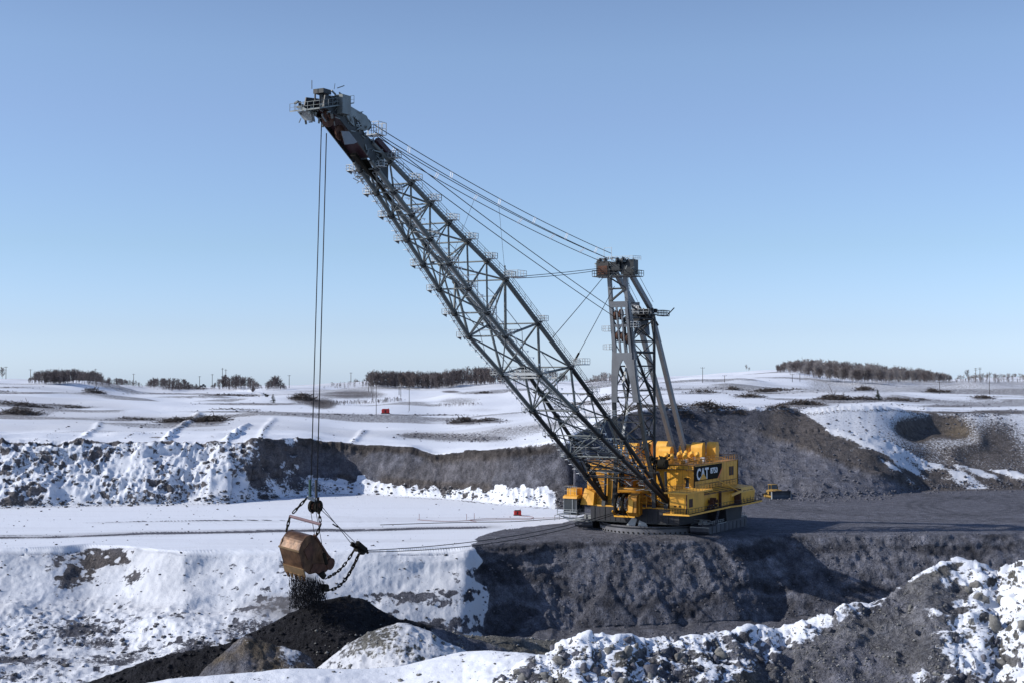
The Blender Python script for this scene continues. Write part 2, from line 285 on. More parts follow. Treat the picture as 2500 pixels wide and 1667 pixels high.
snow = np.zeros(sh)-.6+1.45*(1-sm(1142, 1160, PXg))*(np.abs(Y-cY) < 6)+1.4*(Y > uY-1); grime_shade = np.zeros(sh, np.float32)+.04
def put(w, val): 
    global snow
    w = np.clip(w, 0, 1); snow = snow*(1-w)+val*w
slope_up = nz
put(zfore*sm(1250, 1330, PXg+tone*80), .56+1.1*(slope_up-.8)-.4*sm(.2, .7, clump)+.5*patch+.25*tone2)
hill = zfore*sm(-40, 40, PXg-(2140+(PYg-1470)*-1.9)+tone2*50+patch*40)*(1-sm(-40, 40, PXg-(2360+(PYg-1400)*-.45)+tone2*60))*sm(1362, 1372, PYg)
put(hill, -.28+.6*patch+.4*tone2)
put(zfore*(1-sm(1250, 1330, PXg+tone*80)), .9)
put(zR4, .85+.3*(slope_up-.9)-.55*sm(.42, .6, tone2+patch*.6))
put(zheap, -.8); put(zheap*(Y < 212)*sm(700, 770, PXg)*(1-sm(1180, 1230, PXg)), .28+.7*(slope_up-.85)+.2*patch+.25*sm(1560, 1620, PYg))
put(zheap*(Y < 212)*(1-sm(430, 500, PXg)), .6); put(zheap*(Y < 212)*sm(640, 690, PXg)*(1-sm(760, 790, PXg)), .25+.3*tone2)
put(zheap*(Y < 212)*sm(500, 540, PXg)*(1-sm(600, 640, PXg)), -.05+.5*patch)
put(zheap*sm(1020, 1200, PXg)*(Y > 230), -.25+.2*patch)
put(zheap*(1-cone)*(PXg < 500)*(Y > 211), .7+.4*patch)
put(zpit*(1-sm(1000, 1120, PXg)), .52+.6*patch-.5*sm(.3, .6, clump+patch*.5)); put(zpit*sm(1000, 1120, PXg), -.5)
put(z_wall*(1-darkpx), .86+.22*patch+.2*tone-.55*sm(.15, .7, strat+patch*.6)*sm(2, 6, cY-Y)*sm(500, 700, PXg)-.45*sm(.25, .6, clump)-.3*blob(220, -3, 160, 4))
sw_ = z_wall*(1-darkpx)
put(sw_*np.clip(1.5*blob(250, -3.2, 120, 3.2), 0, 1), .10+.75*clump+.5*patch); earth = mixc(earth, BROWN*.9, sw_*blob(250, -3.2, 120, 3.2))
put(sw_*np.exp(-((Z+8.2+.8*tone2)/.8)**2)*sm(820, 980, PXg), .05+.8*clump+.5*patch); put(sw_*np.exp(-((Z+12.2+.8*tone)/.9)**2)*sm(520, 700, PXg)*.9, .1+.8*clump+.5*patch); put(sw_*np.exp(-((Z+14+.8*tone)/1.2)**2)*sm(960, 1080, PXg), .0+.8*clump+.4*patch)
put(z_wall*darkpx, -.9)
streakb = 1.6*fbm(X*.12, Y*1.5, Z*0, .3, 3, 131)
# the bench: snow west of the machine, bare spoil round it
edge_px = np.interp(PYg, [1225, 1240, 1255, 1265, 1275, 1283, 1292, 1300, 1312, 1325, 1345], [1385, 1400, 1430, 1420, 1370, 1300, 1225, 1190, 1165, 1158, 1150])
bare = sm(-9, 9, PXg-edge_px+tone2*16+clump*8)
snow_bench = .9+.22*patch
def track(py0, py1, w, amt, x0=-900, x1=1240):
    yc = np.interp(PXg, [x0, 0, 560, x1], [py0, py0, (py0+py1)/2-1, py1]); return amt*np.exp(-((PYg-yc+tone*2.2)/w)**2)*sm(x0, x0+60, PXg)*(1-sm(x1-60, x1, PXg))
snow_bench = snow_bench-track(1311, 1286, 3.2, 1.05)*(.75+.6*clump)-track(1306, 1283, 1.2, .6)-track(1275, 1268, 1.3, .62, 150, 700)-track(1280, 1272, .9, .5, 400, 1120)-track(1266, 1270, 1.0, .42, 700, 1300)-track(1326, 1322, 1.2, .25, 300, 1100)-.35*sm(.45, .6, fbm(X, Y*.18, Z*0, .35, 3, 99))*(PYg > 1245)
def band_(py0, py1, w, x0, x1):
    yc = np.interp(PXg, [-900, 0, 560, 1240], [py0, py0, (py0+py1)/2-1, py1]); return np.exp(-((PYg-yc+tone*1.5)/w)**2)*sm(x0, x0+80, PXg)*(1-sm(x1-80, x1, PXg))
rut = .5+.5*fbm(X*.06, Y*1.2, Z*0, 1.0, 2, 130)*1.8
grime_shade = np.maximum(grime_shade, z_bench*(.62*band_(1309, 1284, 5.5, -900, 1260)*(.5+.5*rut)+.34*band_(1276, 1269, 3.5, 180, 1250)*rut+.3*band_(1262, 1262, 3, 500, 1330)*rut+.2*band_(1322, 1318, 4, 300, 1100)*rut+.1*sm(.1, .5, streakb)))
snow_bench = snow_bench-1.0*band_(1310.5, 1285.5, 1.3, -900, 1200)*sm(-.6, .2, patch+tone)-.9*band_(1273, 1268, .9, 280, 800)*sm(-.3, .4, patch+tone)-.35*sm(.2, .5, clump)*sm(.1, .5, patch)
put(z_bench, snow_bench*(1-bare)+bare*(-.85+.55*sm(.25, .6, fbm(X*.4, Y*2, Z*0, .25, 3, 98))*(PXg < 1460)))
put(left_rub, .9-.42*lumpm+.3*patch+.15*tone+.7*(slope_up-.62)-.5*sm(.15, .6, clump)-.9*sm(.93, .98, relh))
put(facez, -.85); put(facez*(1-sm(.2, .3, relh+.12*tone+.08*tone2)), .62+.4*patch-.5*sm(.15, .5, clump))
put(facez*(1-sm(640, 900, PXg))*sm(-.5, .15, tone+patch*.5), .55+.6*patch+.5*tone2)
put(rightz, -.9); put(sb2, .14+1.3*gdr+.4*patch+.2*tone2+.35*fbm(X*1.5, Y, Z, .5, 3, 104)+.28*sm(.4, .8, relh)-.2*(1-sm(.05, .3, relh)))
put(rightz*blob(2285, 18.5, 55, 3)*1.6, -.35+.5*patch); put(rightz*blob(2420, 13, 60, 6)*1.2, .02+.6*patch+.3*tone2); put(rightz*(PXg < 1470)*(PYg > 1180), -.5)
streak = 1.6*fbm(X*.25, Y, Z*0, .08, 4, 110)
near_far = sm(3, 120, Y-uY)
put(z_far, .80+.22*clump*sm(-.2, .5, patch)-.30*sm(-.3, .5, tone)*sm(2, 30, Y-uY)*(1-.5*sm(900, 1200, Y))-.25*sm(.1, .5, streak)*near_far-.75*sm(.3, .55, streak)*sm(.05, .4, patch+clump*.5)-.3*sm(.35, .6, clump+patch*.4))
DEB = [(513,1028,60,9),(430,1030,60,7),(330,1024,90,3.5),(50,1008,90,9),(80,988,120,6),(180,994,60,3),(230,957,45,5),(60,958,130,3),(20,945,90,2),(455,948,90,3),(420,960,120,2),(570,963,120,3),(620,985,160,3),(560,1004,120,2),(740,972,45,12),(1130,1031,50,6),(1185,1027,60,5),(1180,957,40,3),(980,1012,140,1.6),(1060,1012,120,1.8),(800,1011,120,1.2),(300,935,80,2),(1020,1062,60,10),(1100,1065,90,12),(1180,1070,70,9),
 (1790,949,25,5),(1720,957,60,4),(1880,957,80,5),(1830,967,50,5),(1950,955,50,4),(2040,977,80,8),(1960,988,90,7),(1905,998,70,5),(2110,977,60,5),(2190,976,80,4),(2250,974,40,3),(2110,951,30,4),(2275,955,26,4),(2308,957,30,3),(2400,971,34,4),(1700,946,90,2),(1600,990,120,5),(1730,994,90,6),(1400,962,80,2),(1420,985,90,3),(1350,1000,70,3),(2330,990,120,4),(2450,1003,90,5),(2380,1012,60,4)]
for (a_, b_, c_, d_) in DEB:
    q = np.exp(-(((PXg-a_)/c_)**2+((PYg-b_)/d_)**2)); put(z_far*np.clip(q*1.7*sm(-.45, .25, patch+.6*clump+.3*(q-.5)), 0, 1), .16+.6*clump+.5*patch+.35*tone2)
    grime_shade = np.maximum(grime_shade, z_far*q*.4)
# brown scrub on the middle hill, stubble fields on the right
def scrub(px, py, rx, ry, v):
    put(z_far*np.exp(-(((PXg-px)/rx)**2+((PYg-py)/ry)**2)**2), v+.45*patch+.3*tone2)
scrub(860, 962, 105, 13, .12); scrub(790, 985, 40, 14, .05); scrub(1120, 978, 60, 11, .25); scrub(1100, 955, 30, 4, .1); scrub(1000, 985, 18, 10, .4); scrub(1180, 1000, 60, 5, .35)
put(z_far*sm(1880, 2000, PXg)*sm(926, 930, PYg)*(1-sm(955, 962, PYg)), .27+.5*fbm(X*.3, Y*1.5, Z*0, .2, 3, 120))
put(z_far*sm(1500, 1560, PXg)*(1-sm(1900, 1990, PXg))*sm(925, 930, PYg)*(1-sm(952, 960, PYg)), .42+.6*fbm(X*.3, Y*1.5, Z*0, .2, 3, 121))
put(z_far*sm(1500, 1560, PXg)*(1-sm(2450, 2600, PXg))*sm(-9, -2, PYg-cu_py[None, :]+tone*4), .05+.6*patch)

put(np.clip(berm_m*1.1, 0, 1), .42+.75*clump+.3*patch); put(z_far*np.clip(wr_*1.2, 0, 1)*sm(-.1, .4, patch), .3+.6*clump)
edge_d = np.clip(1-(Y-uY)/7, 0, 1)*z_far*(PXg < 1400)
put(edge_d*sm(-.2, .4, patch+tone), .35+.5*clump)
put(z_far*sm(.02, .42, 1.6*fbm(X*.35, Y*.9, Z*0, .045, 3, 140))*near_far, .22+.65*clump+.45*patch+.3*tone2)
grime_shade = np.maximum(grime_shade, z_far*(.06+.22*sm(-.1, .6, 1.6*fbm(X*.4, Y, Z*0, .02, 3, 141))+.0*(.10+.26*sm(0, .6, streak)*near_far+.30*sm(1900, 2050, PXg)*sm(924, 930, PYg)*(1-sm(958, 966, PYg))*sm(-.4, .5, 1.6*fbm(X*.25, Y, Z*0, .12, 3, 132)))))
grime_shade = np.maximum(grime_shade, left_rub*.22+z_wall*(1-darkpx)*(.30+.14*tone)+zpit*(.26+.14*tone)+zR4*.1+zfore*.08); grime_shade = np.maximum(grime_shade, zheap*(Y < 212)*.42); grime_shade = np.maximum(grime_shade, sb2*.28)  # dusty thin snow, and grey painted in for the weak grazing light there
gm = bpy.data.materials.new('ground_surface'); gm.use_nodes = True
nt = gm.node_tree; N = nt.nodes; L = nt.links; pb = N['Principled BSDF']
ae = N.new('ShaderNodeAttribute'); ae.attribute_name = 'earth'; as_ = N.new('ShaderNodeAttribute'); as_.attribute_name = 'snow'
geo = N.new('ShaderNodeNewGeometry')
na = N.new('ShaderNodeTexNoise'); na.inputs['Scale'].default_value = 1.6; na.inputs['Detail'].default_value = 8; na.inputs['Roughness'].default_value = .65
nb = N.new('ShaderNodeTexNoise'); nb.inputs['Scale'].default_value = .45; nb.inputs['Detail'].default_value = 10; nb.inputs['Roughness'].default_value = .7
L.new(geo.outputs['Position'], na.inputs['Vector']); L.new(geo.outputs['Position'], nb.inputs['Vector'])
def math_node(op, a, b):
    m = N.new('ShaderNodeMath'); m.operation = op
    for i, v in enumerate((a, b)):
        if isinstance(v, (int, float)): m.inputs[i].default_value = v
        else: L.new(v, m.inputs[i])
    return m.outputs[0]
t = math_node('ADD', as_.outputs['Fac'], math_node('MULTIPLY', math_node('SUBTRACT', na.outputs['Fac'], .5), 1.3))
mr = N.new('ShaderNodeMapRange'); mr.inputs['From Min'].default_value = .16; mr.inputs['From Max'].default_value = .34; L.new(t, mr.inputs['Value'])
ev = N.new('ShaderNodeMapRange'); ev.inputs['From Min'].default_value = .3; ev.inputs['From Max'].default_value = .7; ev.inputs['To Min'].default_value = .5; ev.inputs['To Max'].default_value = 1.5
L.new(nb.outputs['Fac'], ev.inputs['Value'])
nd = N.new('ShaderNodeTexNoise'); nd.inputs['Scale'].default_value = 3.2; nd.inputs['Detail'].default_value = 6; nd.inputs['Roughness'].default_value = .75; L.new(geo.outputs['Position'], nd.inputs['Vector'])
ev2 = N.new('ShaderNodeMapRange'); ev2.inputs['From Min'].default_value = .36; ev2.inputs['From Max'].default_value = .64; ev2.inputs['To Min'].default_value = .55; ev2.inputs['To Max'].default_value = 1.45; L.new(nd.outputs['Fac'], ev2.inputs['Value'])
em = N.new('ShaderNodeVectorMath'); em.operation = 'SCALE'; L.new(ae.outputs['Color'], em.inputs[0]); L.new(math_node('MULTIPLY', ev.outputs[0], ev2.outputs[0]), em.inputs['Scale'])
mx = N.new('ShaderNodeMix'); mx.data_type = 'RGBA'; L.new(mr.outputs[0], mx.inputs['Factor']); L.new(em.outputs[0], mx.inputs['A']); ag = N.new('ShaderNodeAttribute'); ag.attribute_name = 'grime_shade'
gx = N.new('ShaderNodeMix'); gx.data_type = 'RGBA'; gx.inputs['A'].default_value = (.80, .83, .885, 1); gx.inputs['B'].default_value = (.26, .25, .25, 1)
L.new(ag.outputs['Fac'], gx.inputs['Factor']); L.new(gx.outputs['Result'], mx.inputs['B'])
L.new(mx.outputs['Result'], pb.inputs['Base Color']); pb.inputs['Roughness'].default_value = .9; pb.inputs['Specular IOR Level'].default_value = .15
nc = N.new('ShaderNodeTexNoise'); nc.inputs['Scale'].default_value = 6.5; nc.inputs['Detail'].default_value = 5; L.new(geo.outputs['Position'], nc.inputs['Vector'])
bh = math_node('ADD', math_node('MULTIPLY', nc.outputs['Fac'], .3), math_node('ADD', na.outputs['Fac'], math_node('MULTIPLY', nb.outputs['Fac'], 1.5)))
bs = N.new('ShaderNodeMapRange'); bs.inputs['To Min'].default_value = 1.0; bs.inputs['To Max'].default_value = .22; L.new(mr.outputs[0], bs.inputs['Value'])
bp = N.new('ShaderNodeBump'); bp.inputs['Distance'].default_value = .8; L.new(bh, bp.inputs['Height']); L.new(bs.outputs[0], bp.inputs['Strength']); L.new(bp.outputs[0], pb.inputs['Normal'])

# ---- split by zone into separate ground objects that share their border vertices
rowY0 = rowsY
zone = np.zeros((NR-1, NC-1), int)
Yc = (rowY0[1:, 1:]+rowY0[:-1, :-1])/2; ccY = crestY[None, :-1]; ffY = footY[None, :-1]; uuY = cuY[None, :-1]
zone[:] = 0; zone[Yc > 128] = 1; zone[Yc > 170] = 2; zone[Yc > 246] = 3
zone[Yc > ccY-24] = 4; zone[Yc > ccY+.8] = 5; zone[Yc > ffY-3] = 6; zone[Yc > uuY+.5] = 7
names = ['foreground_spoil_bank', 'snow_bank', 'spoil_heaps', 'pit_floor', 'lower_highwall', 'mine_bench', 'upper_bench_slope', 'snow_fields']
labels = ['grey clod covered spoil bank with patches of snow in the foreground', 'smooth snow bank at the bottom of the view left of the clods', 'heaps of black and brown dumped spoil under the bucket', 'snowy floor of the pit below the bench', 'steep cut wall of the pit below the machine, snowy on the left and dark on the right', 'flat working bench that carries the machine, snow on the left and bare on the right', 'slope above the bench, rubble and dug face on the left and dark dump on the right', 'snow covered fields rolling to the horizon above the mine']
P = np.stack([X, Y, Z], -1).reshape(-1, 3).astype(np.float32); EA = earth.reshape(-1, 3); SN = snow.reshape(-1); GR = np.clip(grime_shade, 0, 1).reshape(-1)
idx = np.arange(NR*NC).reshape(NR, NC)
GROUND = {}
for k, (nm, lb) in enumerate(zip(names, labels)):
    q = zone == k
    f = np.stack([idx[:-1, :-1][q], idx[:-1, 1:][q], idx[1:, 1:][q], idx[1:, :-1][q]], -1)
    used, inv = np.unique(f, return_inverse=True); f = inv.reshape(-1, 4).astype(np.int32)
    me = bpy.data.meshes.new(nm); me.vertices.add(len(used)); me.vertices.foreach_set('co', P[used].ravel())
    me.loops.add(f.size); me.loops.foreach_set('vertex_index', f.ravel())
    me.polygons.add(len(f)); me.polygons.foreach_set('loop_start', np.arange(0, f.size, 4, dtype=np.int32)); me.polygons.foreach_set('use_smooth', np.ones(len(f), bool))
    a = me.attributes.new('earth', 'FLOAT_COLOR', 'POINT'); a.data.foreach_set('color', np.concatenate([EA[used], np.ones((len(used), 1), np.float32)], 1).ravel())
    a = me.attributes.new('snow', 'FLOAT', 'POINT'); a.data.foreach_set('value', SN[used].astype(np.float32))
    a = me.attributes.new('grime_shade', 'FLOAT', 'POINT'); a.data.foreach_set('value', GR[used].astype(np.float32))
    me.update(calc_edges=True); me.materials.append(gm)
    o = bpy.data.objects.new(nm, me); COL.objects.link(o); tag(o, lb, None, None, 'structure'); GROUND[nm] = o
PXv = 1250+FPX*X*math.cos(PITCH)/np.maximum(Y, 1)
def ground_at(px, py, ymin=0, ymax=9e3):
    """point of the ground that is seen at (px, py) in the photograph"""
    c = int(np.argmin(np.abs(PX-px))); m = (rowsY[:, c] > ymin) & (rowsY[:, c] < ymax)
    e = np.where(m, np.abs(PYg[:, c]-py), 1e9); r = int(np.argmin(e)); return Vector((float(X[r, c]), float(Y[r, c]), float(Z[r, c])))
def ground_z(x, y):
    c = int(np.argmin(np.abs(AZ-x/max(y, 1)))); r = int(np.argmin(np.abs(Y[:, c]-y))); return float(Z[r, c])

# ------------------------------------------------------------ mesh builder
class MB:
    def __init__(s): s.v = []; s.f = []
    def quadbox(s, pts):          # 8 points, bottom ring then top ring
        n = len(s.v); s.v += [tuple(p) for p in pts]
        s.f += [(n, n+3, n+2, n+1), (n+4, n+5, n+6, n+7)]+[(n+i, n+(i+1) % 4, n+4+(i+1) % 4, n+4+i) for i in range(4)]; return s
    def box(s, x0, x1, y0, y1, z0, z1):
        return s.quadbox([(x0, y0, z0), (x1, y0, z0), (x1, y1, z0), (x0, y1, z0), (x0, y0, z1), (x1, y0, z1), (x1, y1, z1), (x0, y1, z1)])
    def bar(s, a, b, w, h=None, up=(0, 0, 1)):
        a = Vector(a); b = Vector(b); h = h or w; d = (b-a)
        if d.length < 1e-6: return s
        d.normalize(); u = Vector(up); x = d.cross(u)
        if x.length < .05: x = d.cross(Vector((1, 0, 0)))
        x.normalize(); y = x.cross(d); x = x*w/2; y = y*h/2
        return s.quadbox([a-x-y, a+x-y, a+x+y, a-x+y, b-x-y, b+x-y, b+x+y, b-x+y])
    def tube(s, pts, r, n=6, r2=None, cap=True):
        pts = [Vector(p) for p in pts]; base = len(s.v); m = len(pts)
        for i, p in enumerate(pts):
            d = (pts[min(i+1, m-1)]-pts[max(i-1, 0)]).normalized()
            x = d.cross(Vector((0, 0, 1)))
            if x.length < .05: x = d.cross(Vector((1, 0, 0)))
            x.normalize(); y = x.cross(d); rr = r if r2 is None else r+(r2-r)*i/(m-1)
            for k in range(n):
                t = 2*PI*k/n; s.v.append(tuple(p+x*rr*math.cos(t)+y*rr*math.sin(t)))
        for i in range(m-1):
            for k in range(n):
                s.f.append((base+i*n+k, base+i*n+(k+1) % n, base+(i+1)*n+(k+1) % n, base+(i+1)*n+k))
        if cap: s.f.append(tuple(base+k for k in range(n))[::-1]); s.f.append(tuple(base+(m-1)*n+k for k in range(n)))
        return s
    def prism(s, poly, off):      # poly: list of 3D points, off: extrusion vector
        n = len(s.v); k = len(poly); off = Vector(off)
        s.v += [tuple(p) for p in poly]+[tuple(Vector(p)+off) for p in poly]
        s.f.append(tuple(range(n, n+k))[::-1]); s.f.append(tuple(range(n+k, n+2*k)))
        s.f += [(n+i, n+(i+1) % k, n+k+(i+1) % k, n+k+i) for i in range(k)]; return s
    def rail(s, pts, h=1.1, sp=1.8, r=.035, mid=True, closed=False):
        pts = [Vector(p) for p in pts]
        if closed: pts.append(pts[0])
        for a, b in zip(pts[:-1], pts[1:]):
            L = (b-a).length; n = max(1, int(round(L/sp)))
            for i in range(n+1):
                p = a.lerp(b, i/n); s.bar(p, p+Vector((0, 0, h)), r*2)
            s.bar(a+Vector((0, 0, h)), b+Vector((0, 0, h)), r*2)
            if mid: s.bar(a+Vector((0, 0, h*.5)), b+Vector((0, 0, h*.5)), r*1.6)
        return s
    def disc(s, c, ax, r, t, n=20, r_in=0):
        c = Vector(c); ax = Vector(ax).normalized(); x = ax.cross(Vector((0, 0, 1)))
        if x.length < .05: x = Vector((1, 0, 0))
        x.normalize(); y = ax.cross(x)
        P = [c+x*r*math.cos(2*PI*k/n)+y*r*math.sin(2*PI*k/n)-ax*t/2 for k in range(n)]
        if not r_in: return s.prism(P, ax*t)
        Q = [c+(p-c+ax*t/2)*(r_in/r)-ax*t/2 for p in P]; b = len(s.v)
        for ring in (P, Q, [p+ax*t for p in P], [q+ax*t for q in Q]): s.v += [tuple(p) for p in ring]
        for k in range(n):
            j = (k+1) % n
            s.f += [(b+k, b+j, b+n+j, b+n+k), (b+2*n+k, b+3*n+k, b+3*n+j, b+2*n+j), (b+k, b+2*n+k, b+2*n+j, b+j), (b+n+k, b+n+j, b+3*n+j, b+3*n+k)]
        return s
    def mesh(s, name):
        me = bpy.data.meshes.new(name); me.from_pydata(s.v, [], s.f); me.update(); return me
    def build(s, name, m, parent=None, label=None, kind=None, smooth=False):
        import bmesh
        me = s.mesh(name); bm = bmesh.new(); bm.from_mesh(me); bmesh.ops.recalc_face_normals(bm, faces=bm.faces); bm.to_mesh(me); bm.free()
        if smooth:
            for p in me.polygons: p.use_smooth = len(p.vertices) <= 4
        me.materials.append(m); o = bpy.data.objects.new(name, me); COL.objects.link(o); o.parent = parent
        if label: o['label'] = label
        if kind: o['kind'] = kind
        return o
def empty(name, loc=(0, 0, 0), rz=0, parent=None):
    o = bpy.data.objects.new(name, None); COL.objects.link(o); o.location = loc; o.rotation_euler = (0, 0, rz); o.parent = parent; return o
_unit = {}
def member(name, a, b, r, m, parent, sides=8):
    """one straight tube as an object of its own; all share one mesh"""
    key = (m.name, sides)
    if key not in _unit:
        mb = MB(); mb.tube([(0, 0, 0), (0, 0, 1)], 1, sides); me = mb.mesh('tube_member')
        for p in me.polygons: p.use_smooth = len(p.vertices) == 4
        me.materials.append(m); _unit[key] = me
    a = Vector(a); b = Vector(b); d = b-a
    o = bpy.data.objects.new(name, _unit[key]); COL.objects.link(o); o.parent = parent
    o.location = a; o.rotation_mode = 'QUATERNION'; o.rotation_quaternion = d.to_track_quat('Z', 'Y'); o.scale = (r, r, d.length); return o

M_Y = mat('yellow_paint', (.82, .40, .035), .5, 0, .10, .25, (.30, .13, .03), .5)
M_YL = mat('yellow_paint_faded', (.85, .44, .06), .55, 0, .1, .4, (.35, .17, .05), .3)
M_YD = mat('yellow_paint_oily', (.42, .19, .02), .5, 0, .3, .5, (.08, .04, .02), .8)
M_DK = mat('dark_frame_steel', (.022, .024, .031), .65, .0, .2, .4, (.06, .05, .045), .4)
M_ST = mat('grey_green_boom_steel', (.17, .19, .19), .45, .35, .2, .5, (.07, .055, .045), .5)
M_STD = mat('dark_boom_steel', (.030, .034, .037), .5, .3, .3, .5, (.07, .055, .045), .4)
M_STL = mat('light_grey_steel', (.33, .35, .36), .5, .2, .12, .4, (.16, .13, .11), .4)
M_GAL = mat('galvanised_walkway', (.42, .44, .45), .5, .4, .15, 1)
M_MAST = mat('mast_grey_paint', (.17, .18, .195), .5, .2, .12, .3, (.10, .085, .075), .5)
M_ROPE = mat('wire_rope', (.018, .019, .022), .6, .2, .1, 3)
M_BLK = mat('black_paint', (.020, .018, .014), .85, 0, .1, 1, spec=.1)
M_RUST = mat('rusty_iron', (.10, .045, .028), .8, .1, .35, 1.2, (.05, .025, .02), .6)
M_BKT = mat('worn_bucket_steel', (.15, .082, .045), .42, .3, .5, .8, (.04, .02, .016), .95, bump=.6)
M_BKT2 = mat('polished_bucket_lip', (.33, .22, .12), .4, .4, .2, .5, (.15, .08, .04), .6, bump=.2)
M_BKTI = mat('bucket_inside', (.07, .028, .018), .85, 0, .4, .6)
M_TUB = mat('tub_steel', (.17, .17, .185), .6, .1, .15, .4, (.08, .075, .075), .6)
M_SHOE = mat('shoe_steel', (.06, .065, .085), .55, .2, .3, .6, (.14, .14, .15), .5)
M_GLASS = mat('cab_glass', (.02, .028, .035), .12, 0, .1, 1, spec=.7)
M_CAB = mat('cab_grey', (.12, .13, .145), .5, 0, .1, 1)
M_WHT = mat('white_lettering', (.78, .79, .8), .5, 0, .05, 1)
M_ORG = mat('orange_stripe', (.75, .16, .03), .5, 0, .05, 1)
M_RED = mat('dark_red_guard', (.035, .012, .018), .6, 0, .2, 1)
M_REDB = mat('bright_red_paint', (.55, .035, .03), .5, 0, .15, 1, (.2, .05, .04), .4)
M_SNOW = mat('settled_snow', (.76, .79, .83), .9, 0, .04, 1)

# ------------------------------------------------------------ the dragline
MC = Vector((32.645, 330.26, 0)); MANG = math.radians(30)
DB = Vector((-math.sin(MANG), -math.cos(MANG), 0)); DR = Vector((math.cos(MANG), -math.sin(MANG), 0))
DRAG = empty('dragline_excavator', MC, math.atan2(DB.y, DB.x))
tag(DRAG, 'giant yellow walking dragline with a long lattice boom on the bare bench', 'dragline excavator')
def loc(x, y, v):                     # photo point -> machine coordinates on the plane v = const
    r = Vector(ray(x, y)); O = Vector((0, 0, CAMH))-MC; t = (v-O.dot(DR))/r.dot(DR); q = O+r*t
    return Vector((q.dot(DB), v, q.z))
def toworld(p): return MC+DB*p[0]+DR*p[1]+Vector((0, 0, p[2]))

# --- tub
mb = MB(); n = 64
mb.prism([(12.3*math.cos(2*PI*k/n), 12.3*math.sin(2*PI*k/n), -.35) for k in range(n)], (0, 0, 1.5))
tub = mb.build('tub', M_TUB, DRAG)
mb = MB(); mb.prism([(11.9*math.cos(2*PI*k/n), 11.9*math.sin(2*PI*k/n), 1.15) for k in range(n)], (0, 0, .55)); mb.build('tub_deck', M_TUB, tub)
mb = MB(); mb.disc((0, 0, 1.45), (0, 0, 1), 12.42, .14, 64, 12.0); mb.build('tub_rim', M_DK, tub)
mb = MB()
for k in range(64):
    a = 2*PI*(k+.5)/64; c, s_ = math.cos(a), math.sin(a)
    mb.bar((12.2*c, 12.2*s_, .32), (12.48*c, 12.48*s_, .32), .3)
mb.build('tub_lug', M_BLK, tub, kind='stuff')
mb = MB()
for k in range(0, 48):
    a = 2*PI*k/48; c, s_ = math.cos(a), math.sin(a); mb.bar((9*c, 9*s_, 1.72), (11.8*c, 11.8*s_, 1.72), .07, .08)
mb.build('tub_plate_seam', M_DK, tub, kind='stuff')
mb = MB(); mb.prism([(8.6*math.cos(2*PI*k/n), 8.6*math.sin(2*PI*k/n), 1.7) for k in range(n)], (0, 0, .75)); mb.build('roller_circle', M_DK, DRAG, smooth=True)

# --- revolving frame (dark box under the deck)
fr = MB().prism([(11, -10.6, 2.35), (11.0, 11.2, 2.35), (5, 12.2, 2.35), (-15, 12.2, 2.35), (-15, -12, 2.35), (5, -12, 2.35)], (0, 0, 3.3)).build('revolving_frame', M_DK, DRAG)
mb = MB()
for v in np.arange(-9.6, 11.2, 2.6): mb.box(11.0, 11.12, v-.08, v+.08, 2.4, 5.6)
for v in np.arange(-8.3, 10.5, 2.6): mb.box(11.0, 11.05, v-.03, v+.03, 2.4, 5.6)
mb.box(11.0, 11.2, -10.6, 11.2, 2.36, 2.6); mb.build('frame_stiffener', M_STD, fr)
mb = MB()
for pts in ([(11.15, -1.6, 1.75), (11.15, .6, 1.75), (11.15, 1.1, 3.2), (11.15, .2, 3.9)], [(11.15, 1.3, 1.75), (11.15, 3.7, 1.75), (11.15, 3.3, 2.5), (11.15, 1.6, 3.0)]): mb.prism(pts, (.08, 0, 0))
mb.build('sunlit_frame_patch', M_STL, fr)  # light grey plates paint the sunlit triangles on the frame front
for sgn in (1, -1):
    mb = MB()
    mb.prism([(-12.5, 12.3*sgn, 2.3), (-3.5, 12.3*sgn, 2.3), (-2.5, 12.3*sgn, 5.6), (-13.5, 12.3*sgn, 5.6)], (0, 4.4*sgn, 0))
    mb.prism([(-10.5, 12.5*sgn, 1.2), (-5.5, 12.5*sgn, 1.2), (-4, 12.5*sgn, 2.3), (-12, 12.5*sgn, 2.3)], (0, 3.6*sgn, 0))
    mb.build('walking_drive_housing', M_DK, DRAG)
mb = MB().prism([(-15, -11, 5.6), (-15, 11.5, 5.6), (-15, 11.5, 2.5), (-15, -11, 2.5)], (-.5, 0, 0))
mb.prism([(-15, 12, 5.55), (-19.4, 12, 5.55), (-15.0, 12, 3.6)], (0, -23, 0)); mb.build('counterweight_tail', M_DK, DRAG)

# --- deck with yellow edge
deck_out = [(7.6, -16.8), (8.0, -13.0), (10.2, -10.6), (10.2, -3.9), (11.3, -3.9), (11.3, 3.0), (10.2, 3.0), (10.4, 12.4), (22.2, 12.4), (22.2, 18.4), (-1.5, 18.4), (-5, 19.2), (-19.6, 19.2), (-20.4, -16.8)]
deck = MB().prism([(u, v, 5.66) for u, v in deck_out], (0, 0, .2)).build('deck', M_DK, DRAG)
mb = MB()
for (a, b) in zip(deck_out, deck_out[1:]+deck_out[:1]): mb.bar((*a, 5.8), (*b, 5.8), .14, .34)
mb.build('deck_edge', M_YL, deck)
mb = MB().rail([(22.1, 12.6, 5.9), (22.1, 18.2, 5.9), (-1.5, 18.2, 5.9), (-5, 19.0, 5.9), (-19.5, 19.0, 5.9), (-19.5, 16, 5.9)]); mb.rail([(10.1, 3.2, 5.9), (10.2, 7.2, 5.9)]); mb.rail([(10, -4.2, 5.9), (10, -7, 5.9)]); mb.rail([(7.5, -16.7, 5.9), (-4, -16.7, 5.9)])
mb.build('deck_railing', M_DK, deck)

